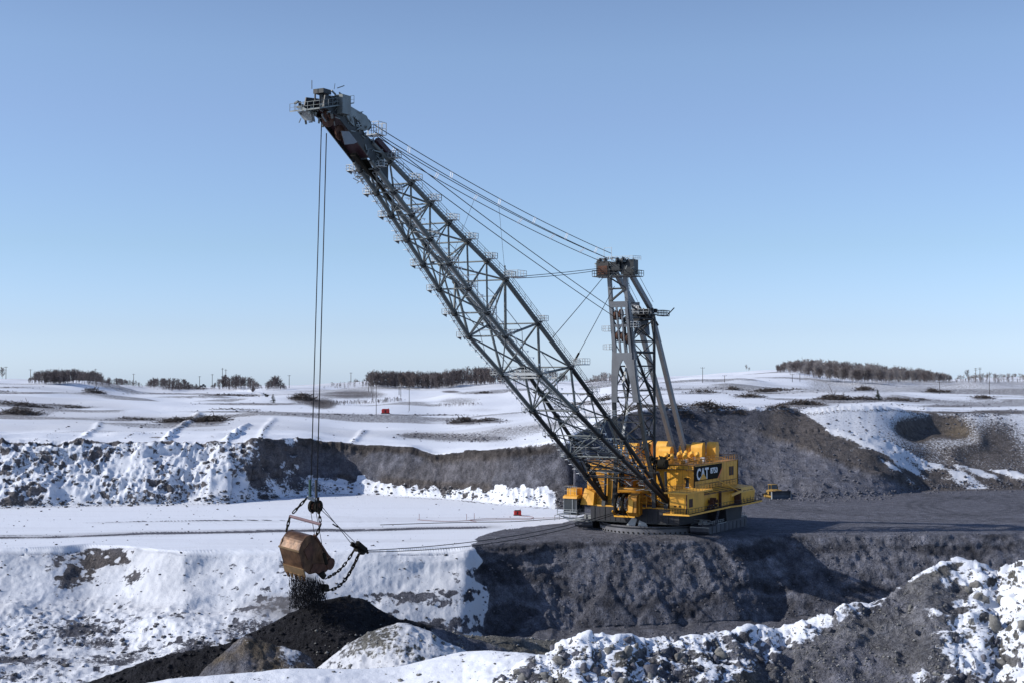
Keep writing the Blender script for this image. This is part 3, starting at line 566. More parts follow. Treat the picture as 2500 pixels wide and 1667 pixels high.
# --- machinery house
house = empty('machinery_house', (0, 0, 0), 0, DRAG)
Z0, Z1 = 5.87, 15.3
mb = MB(); mb.box(-20, 6.7, 3.3, 13, Z0, Z1); mb.box(-20, 3.2, -4.5, 3.3, Z0, Z1); mb.box(-20, 9.0, -12.5, -4.5, Z0, Z1)
mb.build('wall', M_Y, house)
mb = MB()
for u in np.arange(-19.5, 6.6, 2.2): mb.box(u-.03, u+.03, 13.0, 13.035, Z0, Z1-.1)
for v in np.arange(4.2, 13, 1.5): mb.box(6.7, 6.735, v-.03, v+.03, Z0, Z1-.1)
for v in np.arange(-12, -4.5, 1.6): mb.box(9.0, 9.035, v-.03, v+.03, Z0, Z1-.1)
mb.box(-20, 6.72, 13.0, 13.06, 10.85, 11.0); mb.box(6.7, 6.76, 3.3, 13.04, 10.5, 10.62)
mb.build('wall_seam', M_YD, house)
mb = MB()
mb.box(-20.05, -19.85, 12.95, 13.12, Z0, Z1+.05); mb.box(6.62, 6.84, 12.95, 13.14, 9.0, Z1+.05); mb.build('corner_flashing', M_BLK, house)
for i in range(13):                       # louvers on the left front block
    z = 7.0+i*.62
    MB().prism([(9.04, -11.9, z), (9.04, -8.0, z), (9.3, -8.0, z-.12), (9.3, -11.9, z-.12)], (0, 0, .1)).build('louver', M_YD, house)
mb = MB(); mb.box(-20.15, 6.85, 3.2, 13.15, Z1, Z1+.12); mb.box(-20.15, 3.2, -4.6, 3.2, Z1+.01, Z1+.13); mb.box(-20.15, 9.15, -12.6, -4.6, Z1, Z1+.12)
roof = mb.build('roof', M_YD, house)
mb = MB(); ro = [(6.7, 3.4, Z1+.12), (6.7, 12.9, Z1+.12), (-19.9, 12.9, Z1+.12), (-19.9, -12.4, Z1+.12)]; mb.rail(ro, sp=1.6, r=.045)
mb.rail([(2, 9.5, Z1+.12), (-16, 9.5, Z1+.12)], sp=1.7); mb.rail([(5, -4.7, Z1+.12), (9, -4.8, Z1+.12), (9, -12.4, Z1+.12)]); mb.rail([(4, 3.6, Z1+.12), (4, 9.5, Z1+.12)])
mb.build('roof_railing', M_YD, roof)
mb = MB(); mb.rail([(6.74, 3.4, Z1-.9), (6.74, 12.9, Z1-.9)], h=.8, sp=1.2)
for v in np.arange(3.8, 13, 1.5): mb.bar((6.7, v, Z1-1.3), (7.4, v, Z1-.9), .06)
mb.box(6.7, 7.5, 3.4, 12.9, Z1-.95, Z1-.88); mb.build('front_catwalk', M_DK, house)
# ventilation scoops
def scoop(u, v, w=2.7, h=3.6, d=2.6, parent=roof, z=Z1+.12, ang=0):
    k = 9; prof = [(-d/2, 0), (-d/2, h*.62)]+[(-d/2+d*.5*(1-math.cos(PI*.62*i/k)), h*.62+h*.38*math.sin(PI*.62*i/k)) for i in range(1, k+1)]+[(d*.42, h*.45), (d*.30, h*.45), (d*.30, 0)]
    e = empty('roof_ventilator', (u, v, z), ang, parent)
    MB().prism([(-p[0], -w/2, p[1]) for p in prof], (0, w, 0)).build('hood', M_YL, e)
    m2 = MB(); m2.box(-d*.50, -d*.3, -w*.38, w*.38, h*.42, h*.8); m2.build('grille', M_BLK, e)
    return e
for (u, v, w, h) in [(-15.2, 5.0, 2.8, 4.1), (-17.4, 7.8, 2.3, 4.2), (-16.2, 1.4, 2.8, 3.5), (-12.6, -2.2, 3.0, 3.0), (-16.2, -4.6, 2.7, 4.1), (-16.0, -8.6, 2.5, 4.3), (-13.5, -11.3, 2.6, 3.6), (-6.0, -10.9, 2.4, 3.4)]:
    scoop(u, v, w, h, 2.8, ang=random.choice([0, 0, PI]) if v < 3 else 0)
for i in range(7):                        # curved cowls and ducts
    u = -13+i*2.3; v = 2.5+((i*37) % 5)*1.2
    MB().tube([(u, v, Z1+.1), (u, v, Z1+1.3), (u+.5, v+.3, Z1+1.9), (u+1.6, v+.9, Z1+2.0), (u+2.9, v+1.5, Z1+1.5)], .42, 10).build('roof_duct', M_YL, roof, smooth=True)
for i in range(9):
    u = -12+i*1.9; v = 5+((i*53) % 7)*.9
    MB().box(u, u+.9+.3*(i % 3), v, v+.8, Z1+.12, Z1+.9+.25*(i % 2)).build('roof_unit', M_YD if i % 3 else M_WHT, roof)
m2 = MB()
for i in range(60):
    u = random.uniform(-18, 6); v = random.uniform(3.6, 12.5); L_ = random.uniform(.8, 3); a = random.choice([0, PI/2])
    m2.bar((u, v, Z1+.3+random.random()*.7), (u-L_*math.cos(a), min(12.8, v+L_*math.sin(a)), Z1+.3+random.random()*.7), .09)
m2.build('roof_pipework', M_YD, roof)
# wall openings
for i, u in enumerate((-15.6, -17.1)):
    w = MB().box(u, u+1.25, 12.98, 13.05, 11.9, 14.0).build('louvered_window', M_RUST, house)
    m2 = MB()
    for j in range(7): m2.box(u, u+1.25, 13.05, 13.08, 12.0+j*.28, 12.1+j*.28)
    m2.build('slat', M_DK, w)
d_ = MB().box(6.68, 6.76, 11.0, 11.75, 10.5, 12.2).build('door', M_GLASS, house)
MB().prism([(6.7, 10.8, 12.5), (7.6, 10.8, 12.3), (7.6, 11.95, 12.3), (6.7, 11.95, 12.5)], (0, 0, .07)).build('door_hood', M_BLK, d_)
MB().box(6.75, 6.8, 10.94, 11.81, 10.3, 10.5).build('door_sill', M_WHT, d_)
# sign: black panel, white CAT, yellow triangle, white 8750, orange stripe
sv = 13.07
sg = MB().prism([(6.35, sv, 11.75), (6.35, sv, 15.05), (-9.6, sv, 15.05), (-9.6, sv, 13.6), (-7.4, sv, 11.75)], (0, .06, 0)).build('sign', M_BLK, house, 'black name panel with white letters and an orange stripe')
def text(body, u, v, z, size, m, parent, name, sx=1, off=.03, ext=.02, normal='v'):
    cu = bpy.data.curves.new(name, 'FONT'); cu.body = body; cu.size = size; cu.offset = off; cu.extrude = ext; cu.resolution_u = 3
    tmp = bpy.data.objects.new(name, cu); COL.objects.link(tmp); bpy.context.view_layer.update()
    me = bpy.data.meshes.new_from_object(tmp); bpy.data.objects.remove(tmp); me.materials.append(m)
    o = bpy.data.objects.new(name, me); COL.objects.link(o); o.parent = parent
    R = Matrix(((-1, 0, 0), (0, 0, 1), (0, 1, 0))) if normal == 'v' else Matrix(((0, 0, 1), (1, 0, 0), (0, 1, 0)))
    o.matrix_local = Matrix.Translation((u, v, z)) @ R.to_4x4() @ Matrix.Diagonal((sx, 1, 1, 1)); return o
text('CAT', 5.65, sv+.09, 12.05, 3.55, M_WHT, sg, 'lettering', 1.0, .09)
MB().prism([(4.2, sv+.13, 11.95), (-.3, sv+.13, 11.95), (1.95, sv+.13, 13.35)], (0, .03, 0)).build('logo_triangle', M_Y, sg)
text('8750', -2.4, sv+.09, 13.1, 1.75, M_WHT, sg, 'lettering', 1.25, .06)
MB().prism([(-6.9, sv, 11.75), (-7.55, sv, 11.75), (-9.6, sv, 13.55), (-9.6, sv+.0, 14.15)], (0, .08, 0)).build('stripe', M_ORG, sg)

# --- front right electrical room
er = MB().box(11.2, 20.9, 13.3, 17.2, 5.87, 10.1).build('electrical_room', M_Y, DRAG)
MB().prism([(10.2, 12.2, 10.1), (21.4, 12.2, 10.1), (21.4, 17.6, 10.1), (7, 17.6, 10.1), (7, 13.1, 10.1)], (0, 0, .3)).build('roof_slab', M_YL, er)
MB().rail([(7.5, 17.4, 10.4), (21.2, 17.4, 10.4), (21.2, 12.4, 10.4), (11, 12.4, 10.4)]).build('railing', M_YD, er)
mb = MB(); mb.box(20.85, 21.0, 17.1, 17.3, 5.87, 10.1); mb.build('corner_post', M_RUST, er)
MB().box(17.6, 19.6, 17.2, 17.26, 7.2, 9.0).build('door', M_RUST, er)
mb = MB()
for v in (14.3, 15.4): mb.box(20.9, 20.96, v, v+.5, 7.3, 7.6)
mb.build('vent_hole', M_BLK, er); 
mb = MB()
for i in range(10): z = 5.9; mb.bar((22.12, 12.6+i*.62, z), (22.12, 12.6+i*.62, z+1.2), .07)
for z in (6.3, 6.7, 7.1): mb.bar((22.12, 12.6, z), (22.12, 18.2, z), .06)
mb.build('fence', M_BLK, er)
# --- right side annexe
an = MB().prism([(0, 13.05, 5.87), (0, 16.3, 5.87), (0, 16.3, 9.0), (0, 13.05, 9.9)], (11.2, 0, 0)).build('side_annexe', M_Y, DRAG)
MB().prism([(-9, 13.05, 5.87), (-9, 16.3, 5.87), (-9, 16.3, 9.1), (-9, 13.05, 9.9)], (9, 0, 0)).build('annexe_bay', M_Y, an)
MB().prism([(-18.5, 13.05, 5.87), (-18.5, 17.6, 5.87), (-18.5, 17.9, 8.4), (-18.5, 17.2, 9.4), (-18.5, 13.05, 9.7)], (8.9, 0, 0)).build('annexe_end', M_YL, an)
for u in (-9.3, .4): MB().box(u-.22, u+.22, 16.4, 17.9 if u < -5 else 16.9, 5.87, 9.3).build('post', M_RUST, an)
mb = MB()
for k in range(6): mb.bar((11-k*3.4, 13.1, 10.0), (9.4-k*3.4, 16.6, 9.2), .12)
mb.bar((11, 16.6, 9.25), (-9, 17.6, 9.25), .16); mb.rail([(-1, 13.5, 9.9), (-17, 13.5, 9.9)], h=1.0); mb.build('canopy_frame', M_RUST, an)
for i in range(3):
    u = -11.2-i*2.3
    w = MB().box(u-1.7, u, 17.6, 17.68, 6.3, 8.7).build('door', M_YL, an)
    m2 = MB(); m2.bar((u, 17.7, 6.3), (u, 17.7, 8.7), .14); m2.bar((u-1.7, 17.7, 8.7), (u, 17.7, 8.7), .12); m2.bar((u-1.7, 17.7, 6.3), (u, 17.7, 6.3), .12); m2.build('frame', M_RUST, w)
mb = MB().bar((-8.8, 18.0, 8.75), (1.2, 19.6, 8.6), .42, .5); j = mb.build('davit_beam', M_YL, DRAG)
MB().tube([(-7.5, 18.1, 8.9), (1.0, 16.0, 12.0)], .11, 6).build('tie_rod', M_YL, j)
mb = MB(); 
for k in range(14): mb.box(7.5-k*.25, 7.7-k*.25, 16.4+(k % 3)*.3, 17.2+(k % 2)*.5, 5.9+(k % 5)*.4, 6.5+(k % 5)*.45)
mb.build('cable_junction', M_RUST, DRAG)
mb = MB()                                   # stairs from the deck down to the shoe
for sgn in (0, .9): mb.bar((6.2-sgn, 18.4, 5.8), (5.6-sgn, 17.4, 2.2), .12)
for k in range(9): mb.bar((6.2-k*.07, 18.4-k*.11, 5.6-k*.4), (5.3-k*.07, 18.4-k*.11, 5.6-k*.4), .08)
mb.box(4.2, 8.6, 15.6, 17.6, 2.1, 2.2); mb.rail([(8.5, 15.7, 2.2), (8.5, 17.5, 2.2), (4.3, 17.5, 2.2)]); mb.build('access_stairs', M_SHOE, DRAG)

# --- operator's cab
cab = MB().box(8.2, 12.2, -16.9, -13.6, 3.9, 7.25).build('operator_cab', M_CAB, DRAG)
MB().box(12.2, 12.26, -16.6, -13.95, 4.5, 7.0).build('windscreen', M_GLASS, cab)
MB().box(9.4, 11.8, -13.6, -13.54, 5.0, 6.9).build('side_window', M_GLASS, cab)
mb = MB(); mb.bar((12.32, -14.6, 4.1), (12.32, -14.6, 7.2), .14); mb.bar((12.32, -17, 4.2), (12.32, -13.6, 4.2), .2); mb.bar((12.32, -16.8, 4.1), (12.32, -16.8, 7.2), .12); mb.build('window_frame', M_STL, cab)
MB().prism([(7.6, -17, 7.25), (12.6, -17, 7.25), (12.3, -17, 7.75), (11.6, -17, 8.0), (7.6, -17, 8.0)], (0, 3.6, 0)).build('cab_roof', M_Y, cab)
MB().box(8.4, 11.4, -16.5, -14.1, 8.0, 9.5).build('air_conditioner', M_Y, cab)
MB().rail([(8, -16.9, 8.0), (12, -16.9, 8.0), (12, -13.7, 8.0)], h=2.0, r=.03).build('cab_railing', M_STL, cab)
MB().prism([(11, -13.3, 5.87), (11, -10.0, 5.87), (10.0, -10.2, 8.6), (10.0, -12.6, 9.6)], (-11, 0, 0)).build('cab_passage', M_Y, DRAG)
mb = MB(); mb.rail([(12.4, -18.5, 3.6), (12.4, -13.4, 3.6), (9, -13.4, 3.6)], h=1.1, r=.05); mb.box(8.5, 12.5, -18.6, -13.4, 3.45, 3.6)
for k in range(8): mb.bar((12.3-k*.4, -18.2, 3.4-k*.12), (11+k*.25, -15+k*.5, 1.6+.2*k), .1)
mb.rail([(12, -19.4, 2.0), (7.5, -19.4, 2.0), (7.5, -16.2, 2.0)], h=1.2, r=.05)
mb.build('cab_catwalk', M_STL, DRAG)
MB().disc((12.9, -19.3, 5.2), (1, 0, 0), .6, .15, 18).build('round_lamp', M_WHT, DRAG)

# --- fairlead sheaves at the front
fl = empty('fairlead', (0, 0, 0), 0, DRAG)
for v in (-2.75, -1.0):
    s1 = MB().disc((12.6, v, 6.75), (0, 1, .0), 2.35, .5, 28, 1.7).build('sheave', M_BLK, fl, smooth=False)
    m2 = MB().disc((12.6, v, 6.75), (0, 1, 0), .55, .6, 16)
    for k in range(6): a = PI/3*k+.2; m2.bar((12.6, v, 6.75), (12.6+1.6*math.cos(a), v, 6.75+1.6*math.sin(a)), .3, .25, up=(0, 1, 0))
    m2.build('spokes', M_STL, s1)
m2 = MB(); 
for v in (-3.6, .05): m2.prism([(10.6, v, 4.3), (13.4, v, 4.0), (14.6, v, 5.0), (14.2, v, 5.3), (12.6, v, 4.6), (11.3, v, 5.2), (11.1, v, 8.8), (10.6, v, 9.2)], (0, .22, 0))
m2.bar((13.4, -3.5, 3.95), (13.4, 1.6, 3.95), .35); m2.build('frame', M_Y, fl)
m2 = MB(); m2.prism([(11.2, .3, 4.4), (13.4, .3, 4.0), (14.4, .3, 5.0), (14.2, .3, 8.6), (12.4, .3, 9.3), (11.2, .3, 9.0)], (0, 2.1, 0)); m2.build('housing', M_YD, fl)
m2 = MB(); m2.prism([(14.45, .5, 5.0), (14.45, 1.5, 5.0), (14.35, 1.7, 7.6), (14.35, .6, 8.2)], (.12, 0, 0)); m2.bar((13, 2.5, 4.6), (13, 2.5, 8.8), .2); m2.rail([(13.4, 2.6, 6.0), (11.2, 3.4, 6.0)], h=2.4, r=.06); m2.build('guard', M_YL, fl)
MB().tube([(10.5, -3.6, 9.6), (10.5, 4.0, 9.6)], .7, 14).build('drag_drum', M_YD, DRAG, smooth=True)
mb = MB()                                     # dark machinery seen in the recess
for k in range(70):
    a = Vector((random.uniform(3.4, 8.5), random.uniform(-4.2, 3.2), random.uniform(6.2, 14.8))); b = a+Vector((random.uniform(-.5, .5), random.uniform(-1.5, 1.5), random.uniform(-2, 2)))
    mb.bar(a, b, random.uniform(.08, .3))
mb.build('hoist_machinery', M_YD, DRAG, kind='stuff')
mb = MB()
for k in range(16):
    a = Vector((9.3, random.uniform(-4.6, 3.4), 15)); mb.tube([a, a+Vector((1.2, random.uniform(-.3, .3), -3)), a+Vector((1.6, random.uniform(-.5, .5), -6.5-random.random()))], .06, 5)
mb.build('hanging_cable', M_DK, DRAG)

# --- walking shoes
def shoe(sgn, loc_, rz, pitch):
    e = empty('walking_shoe', loc_, 0, DRAG); e.rotation_euler = (0, -pitch, rz)
    prof = [(6, .0), (6.5, .5), (6.5, 1.4), (5.6, 1.9), (-3.5, 2.0), (-5, 2.6), (-16, 2.6), (-17.2, 2.1), (-17.2, .9), (-16, .05)]
    bd = MB().prism([(u, -2.25, z) for u, z in prof], (0, 4.5, 0)).build('body', M_SHOE, e)
    m2 = MB()
    for a, b in zip(prof[3:7], prof[4:8]): m2.bar((a[0], 2.3, a[1]), (b[0], 2.3, b[1]), .18, .14); m2.bar((a[0], -2.3, a[1]), (b[0], -2.3, b[1]), .18, .14)
    m2.bar((6.5, -2.3, 1.45), (6.5, 2.3, 1.45), .18); m2.build('edge_plate', M_STL, bd)
    m2 = MB()
    for k in range(9): u = 4.5-k*2.5; m2.bar((u, 2.27, .1), (u, 2.27, 1.8), .12, .1)
    m2.build('rib', M_STD, bd)
    m2 = MB().rail([(5.4, -2.1, 1.95), (5.4, 2.1, 1.95)], r=.05); m2.rail([(5.4, 2.1, 1.95), (-3.5, 2.1, 2.0), (-5, 2.1, 2.6), (-16, 2.1, 2.6)], h=.75, sp=1.3, r=.05); m2.rail([(-5, -2.1, 2.6), (-16, -2.1, 2.6)], h=.75, sp=1.3); m2.build('railing', M_STL, e)
    m2 = MB()
    for k in range(9): a, b = random.uniform(2.2, 5), random.uniform(-1.6, 1.2); m2.box(a, a+random.uniform(.3, .9), b, b+random.uniform(.3, .7), 1.9, 2.2+random.random()*.7)
    m2.build('winch_gear', M_STL, e)
    m2 = MB().prism([(-3, -1.4, 2.0), (-12, -1.4, 2.5), (-10, -1.4, 4.6), (-5.5, -1.4, 4.6)], (0, 2.8, 0)); m2.disc((-7.8, 0, 4.2), (0, 1, 0), 1.5, 3.4, 20); m2.build('drive_arm', M_DK, e)
    return e
shoe(1, (-.3, 14.0, .12), .0, math.radians(.6)); shoe(-1, (-.3, -15.4, .12), math.radians(4), math.radians(.6))

# --- boom: four tube chords meeting at two feet, deepest in the middle
boom = empty('boom', (0, 0, 0), 0, DRAG)
LC = [(9.1, 6.9, 7.8), (29.7, 18.0, 6.05), (48.3, 28.2, 4.95), (61.9, 35.6, 4.2), (74.6, 42.6, 4.0), (85.4, 50.2, 3.15), (107.1, 65.4, 1.8), (114.0, 70.1, 1.65)]
UC = [(9.3, 7.3, 7.95), (20.0, 15.3, 6.8), (29.0, 21.9, 6.15), (51.4, 37.0, 5.4), (77.2, 52.75, 5.4), (96.2, 62.6, 3.9), (102.2, 65.9, 3.5), (110.0, 70.8, 2.2), (114.0, 73.0, 1.9)]
def lo(u, s): return Vector((u, s*np.interp(u, [p[0] for p in LC], [p[2] for p in LC]), np.interp(u, [p[0] for p in LC], [p[1] for p in LC])))
def up(u, s): return Vector((u, s*np.interp(u, [p[0] for p in UC], [p[2] for p in UC]), np.interp(u, [p[0] for p in UC], [p[1] for p in UC])))
LN = [9.1, 20.5, 29.7, 38.5, 48.3, 61.9, 74.6, 80.4, 86.2, 92.0, 97.6, 102.8, 107.6, 112.4]
UN = [20.0, 29.0, 36.1, 43.5, 51.4, 64.8, 77.2, 83.0, 88.9, 94.4, 99.6, 104.6, 109.6]
for s_ in (-1, 1):
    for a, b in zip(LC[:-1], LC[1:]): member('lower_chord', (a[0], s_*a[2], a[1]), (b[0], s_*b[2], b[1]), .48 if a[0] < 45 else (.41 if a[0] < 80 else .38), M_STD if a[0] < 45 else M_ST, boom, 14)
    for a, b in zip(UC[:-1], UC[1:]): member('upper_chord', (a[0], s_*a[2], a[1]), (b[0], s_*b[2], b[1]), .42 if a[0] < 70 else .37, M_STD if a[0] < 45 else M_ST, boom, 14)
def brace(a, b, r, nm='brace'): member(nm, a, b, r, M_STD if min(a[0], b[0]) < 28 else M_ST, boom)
for s_ in (-1, 1):                          # side faces
    for i, u in enumerate(UN):
        big = .26 if 45 < u < 82 else .17
        brace(lo(LN[i], s_) if i else lo(14.0, s_), up(u, s_), big, 'side_brace'); brace(lo(LN[i+1], s_), up(u, s_), big*.9, 'side_brace')
for i, u in enumerate(LN[1:]):              # lower face
    brace(lo(u, -1), lo(u, 1), .15 if u > 30 else .2, 'cross_strut')
    if i: a, b = LN[i], u; s_ = 1 if i % 2 else -1; brace(lo(a, s_), lo(b, -s_), .17, 'face_brace'); brace(lo(a, -s_), lo(b, s_), .12, 'face_brace')
for i, u in enumerate(UN):                  # upper face
    brace(up(u, -1), up(u, 1), .14, 'cross_strut')
    if i: a, b = UN[i-1], u; s_ = 1 if i % 2 else -1; brace(up(a, s_), up(b, -s_), .17, 'face_brace')
for i, u in enumerate(UN):                  # interior sway braces
    if 1 <= i: brace(lo(LN[i], -1), up(u, 1), .2 if 45 < u < 82 else .13, 'sway_brace'); brace(lo(LN[i], 1), up(u, -1), .2 if 45 < u < 82 else .11, 'sway_brace')
mb = MB()                                   # thin secondary rods
for i, u in enumerate(UN[:-1]):
    for s_ in (-1, 1):
        m0 = (lo(LN[i+1], s_)+up(u, s_))/2; m1 = (lo(LN[i+1], s_)+up(UN[i+1], s_))/2
        mb.tube([m0, m1], .07, 5); mb.tube([m0, (lo(LN[i+1], -s_)+up(u, -s_))/2], .07, 5); mb.tube([(lo(LN[i], s_)+lo(LN[i+1], s_))/2, m0], .07, 5)
mb.build('secondary_rod', M_STL, boom)
# walkways with handrails and steps on the chords
def walkway(P, mt, side, name, step=.75, a0=12, a1=112, fn=lo, s_=-1, off=1.0, ww=.75):
    mb = MB(); rl = MB(); u = a0; prev = None; pr = None; k = 0
    while u < a1:
        p = fn(u, s_)+Vector((0, side*off, .15))
        if prev is not None:
            mb.bar(prev-Vector((0, ww/2, 0)), p-Vector((0, ww/2, 0)), .08); mb.bar(prev+Vector((0, ww/2, 0)), p+Vector((0, ww/2, 0)), .08)
        mb.bar(p-Vector((0, ww/2, 0)), p+Vector((0, ww/2, 0)), .22, .05)
        if k % 3 == 0:
            q = p+Vector((0, side*ww/2, 0)); rl.bar(q, q+Vector((0, 0, 1.05)), .06)
            if pr is not None: rl.bar(pr+Vector((0, 0, 1.05)), q+Vector((0, 0, 1.05)), .06); rl.bar(pr+Vector((0, 0, .55)), q+Vector((0, 0, .55)), .045)
            pr = q
        prev = p; u += step; k += 1
    w = mb.build('walkway', mt, boom); rl.build('handrail', mt, w); return w
walkway(None, M_STL, -1, 'walkway', fn=lo, s_=-1, off=.95, a0=16)
walkway(None, M_STL, -1, 'walkway', fn=lo, s_=1, off=1.15, a0=14, ww=.9)
walkway(None, M_ST, 1, 'walkway', fn=up, s_=1, off=.75, ww=.5, a0=22)
walkway(None, M_STL, 1, 'walkway', fn=up, s_=-1, off=.9, ww=1.0, a0=22)
mb = MB()                                   # service pipes strapped to the lower right chord
prev = None
for u in np.arange(13, 113, 5.0):
    p = lo(u, 1)+Vector((0, -.62, .1))
    if prev is not None: mb.tube([prev, p], .13, 6)
    prev = p
mb.build('service_pipe', M_WHT, boom, smooth=True)
mb = MB(); prev = None
for u in np.arange(30, 108, 2.5):           # cable ladder between the upper chords
    p = (up(u, -1)*.75+up(u, 1)*.25)
    if prev is not None:
        for d in (-.5, .5): mb.bar(prev+Vector((0, d, 0)), p+Vector((0, d, 0)), .1)
        mb.bar(prev+Vector((0, -.5, 0)), p+Vector((0, .5, 0)), .08); mb.bar(p+Vector((0, -.5, 0)), p+Vector((0, .5, 0)), .1)
    prev = p
mb.build('cable_ladder', M_GAL, boom)
# node platforms: built once, copied
pm = MB().box(-1.0, 1.0, -.9, .9, 0, .12); pm.rail([(-1, -.9, .1), (1, -.9, .1), (1, .9, .1), (-1, .9, .1)], h=1.15, sp=.9, r=.045, closed=True)
pm.prism([(-1, -.9, 0), (1, -.9, 0), (.3, -.1, -.7)], (0, .1, 0)); pme = pm.mesh('node_platform'); pme.materials.append(M_GAL)
def platform(p, sc=1.0, m=None):
    o = bpy.data.objects.new('node_platform', pme); COL.objects.link(o); o.parent = boom; o.location = p; o.scale = (sc, sc, sc); return o
for u in LN[2:]: platform(lo(u, -1)+Vector((0, -1.5, -.15)), .8 if u > 50 else .7)
bk = MB().box(-.5, .5, -.35, .35, 0, .07); bk.prism([(-.4, .3, 0), (.4, .3, 0), (0, .3, -.5)], (0, .06, 0)); bkm = bk.mesh('step_bracket'); bkm.materials.append(M_WHT)
for k in range(44):
    u = 22+k*2.1; o = bpy.data.objects.new('step_bracket', bkm); COL.objects.link(o); o.parent = boom; o.location = lo(u, -1)+Vector((0, -1.35, -.1))
for k in range(40):
    u = 24+k*2.15; o = bpy.data.objects.new('step_bracket', bkm); COL.objects.link(o); o.parent = boom; o.location = lo(u, 1)+Vector((0, 1.3, .3)); o.scale = (.8, .8, .8)
for u in UN[2:]: platform(up(u, 1)+Vector((.2, 1.15, .35)), .85)
for u in UN[3::2]: platform(up(u, -1)+Vector((.2, -1.0, .35)), .8)
for u in LN[4::1]: platform(lo(u, 1)+Vector((0, .9, .2)), .7)
pf = MB().box(-1.6, 1.6, -1.2, 1.2, 0, .2); pf.rail([(-1.6, -1.2, .2), (1.6, -1.2, .2), (1.6, 1.2, .2), (-1.6, 1.2, .2)], closed=True, sp=1); 
for u in (51.4, 77.2):
    o = bpy.data.objects.new('rope_anchor_platform', pf.mesh('rope_anchor_platform')); o.data.materials.append(M_GAL); COL.objects.link(o); o.parent = boom; o.location = up(u, 1)+Vector((-1.6, 1.5, .4))
mb = MB()                                   # chord joint collars
for u in LN[1:]:
    for s_ in (-1, 1): p = lo(u, s_); d = (lo(u+.5, s_)-lo(u-.5, s_)).normalized(); member('joint_collar', p-d*.25, p+d*.25, .62 if u > 50 else .75, M_STD, boom, 12)
for u in UN:
    for s_ in (-1, 1): p = up(u, s_); d = (up(u+.5, s_)-up(u-.5, s_)).normalized(); member('joint_collar', p-d*.22, p+d*.22, .58 if u > 50 else .7, M_STD, boom, 12)
gp = MB(); gp.bar(lo(61.9, -1), lo(61.9, 1), .5); gp.rail([lo(61.9, -1)+Vector((0, 0, .3)), lo(61.9, 1)+Vector((0, 0, .3))]); gp.rail([up(57, -1)+Vector((0, 0, -5.5)), up(57, 1)+Vector((0, 0, -5.5))]); gp.bar(up(57, -1)+Vector((0, 0, -5.5)), up(57, 1)+Vector((0, 0, -5.5)), .3); gp.build('cross_catwalk', M_GAL, boom)
# boom foot portal
mb = MB()
for s_ in (-1, 1):
    mb.tube([(9.6, 7.7*s_, 6.6), (9.7, 7.4*s_, 14.0)], .32, 8); mb.tube([(9.4, 7.9*s_, 6.9), (15.2, 7.9*s_, 14.2)], .38, 8)
    mb.prism([(8.6, 7.3*s_, 5.8), (10.4, 7.3*s_, 5.8), (9.9, 7.3*s_, 8.0), (8.9, 7.3*s_, 8.0)], (0, .9*s_, 0))
mb.bar((14.6, -8.6, 14.0), (14.6, 1.2, 14.0), .45, .5); mb.bar((14.6, -8.6, 13.0), (14.6, 1.2, 13.0), .16); mb.bar((9.7, -7.4, 13.9), (14.6, -8.6, 14), .3); mb.rail([(14.6, -8.6, 14.3), (14.6, 6.4, 14.3)], r=.05); mb.bar((14.6, 1.2, 14), (14.6, 6.6, 14), .3)
mb.tube([(10, -7.4, 13), (10.5, 7.4, 6.9)], .16, 6)
for k in range(8): mb.bar((14.6+k*1.2, -7.6+k*.25, 14.0+k*.75), (14.6+k*1.2, 7.0-k*.2, 14.0+k*.75), .13)
for k in range(7): s2 = 1 if k % 2 else -1; mb.bar((14.6+k*1.2, -7.6*s2, 14.0+k*.75), (15.8+k*1.2, 7.0*s2, 14.75+k*.75), .11)
mb.build('boom_foot_portal', M_STD, boom)
mb = MB()
for k in range(90):                          # lower boom service steelwork
    u = random.uniform(14, 34); f = random.random(); a = lo(u, -1).lerp(lo(u, 1), f)+Vector((0, 0, random.uniform(0, 2.5)*min(1, (u-10)/12))); b = a+Vector((random.uniform(-1.5, 1.5), random.uniform(-2.5, 2.5), random.uniform(-.6, .9)))
    mb.bar(a, b, .09)
mb.build('service_steelwork', M_GAL, boom, kind='stuff')

# --- boom point
hd = empty('boom_point', (0, 0, 0), 0, boom)
side = [Vector((u, 0, z)) for u, z in [(127, 76.7), (123.6, 75.9), (120.6, 74.1), (117.6, 72.2), (113, 69.3), (109.5, 67.2), (109.5, 69.6), (113.5, 73.0), (117, 74.6), (119.5, 77.2), (122.5, 79), (126.5, 78.6)]]
for s_ in (-1.95, 1.75): MB().prism([(p.x, s_, p.z) for p in side], (0, .2, 0)).build('side_plate', M_STD, hd)
mb = MB(); mb.prism([(p.x, -1.75, p.z-.0) for p in [Vector((124, 0, 77.2)), Vector((121, 0, 75.3)), Vector((117.8, 0, 73.2)), Vector((114, 0, 70.6)), Vector((113.6, 0, 72.6)), Vector((117.5, 0, 74.8)), Vector((121, 0, 78.0)), Vector((124, 0, 78.3))]], (0, 3.5, 0)); mb.build('head_box', M_RED, hd)
for (x, y, r) in ((800, 290, 1.35), (830, 325, 1.2)):
    for v in (-.9, .9):
        p = loc(x, y, v); MB().disc((p.x, v, p.z), (0, 1, 0), r, .35, 24, r*.35).build('head_sheave', M_RUST, hd)
mb = MB(); q = [loc(x, y, 1.9) for x, y in [(831, 321), (850, 322), (870, 348), (862, 352), (840, 354)]]; mb.prism([(p.x, 1.98, p.z) for p in q], (0, .12, 0)); mb.build('light_plate', M_MAST, hd)
arm = [loc(x, y, 1.8) for x, y in [(832, 240), (849, 259), (891, 284), (902, 307), (893, 318), (884, 322), (875, 300), (858, 285), (862, 310), (850, 300), (835, 270)]]
for s_ in (-1.9, 1.8): MB().prism([(p.x, s_, p.z) for p in arm], (0, .35, 0)).build('rope_arm', M_ST, hd)
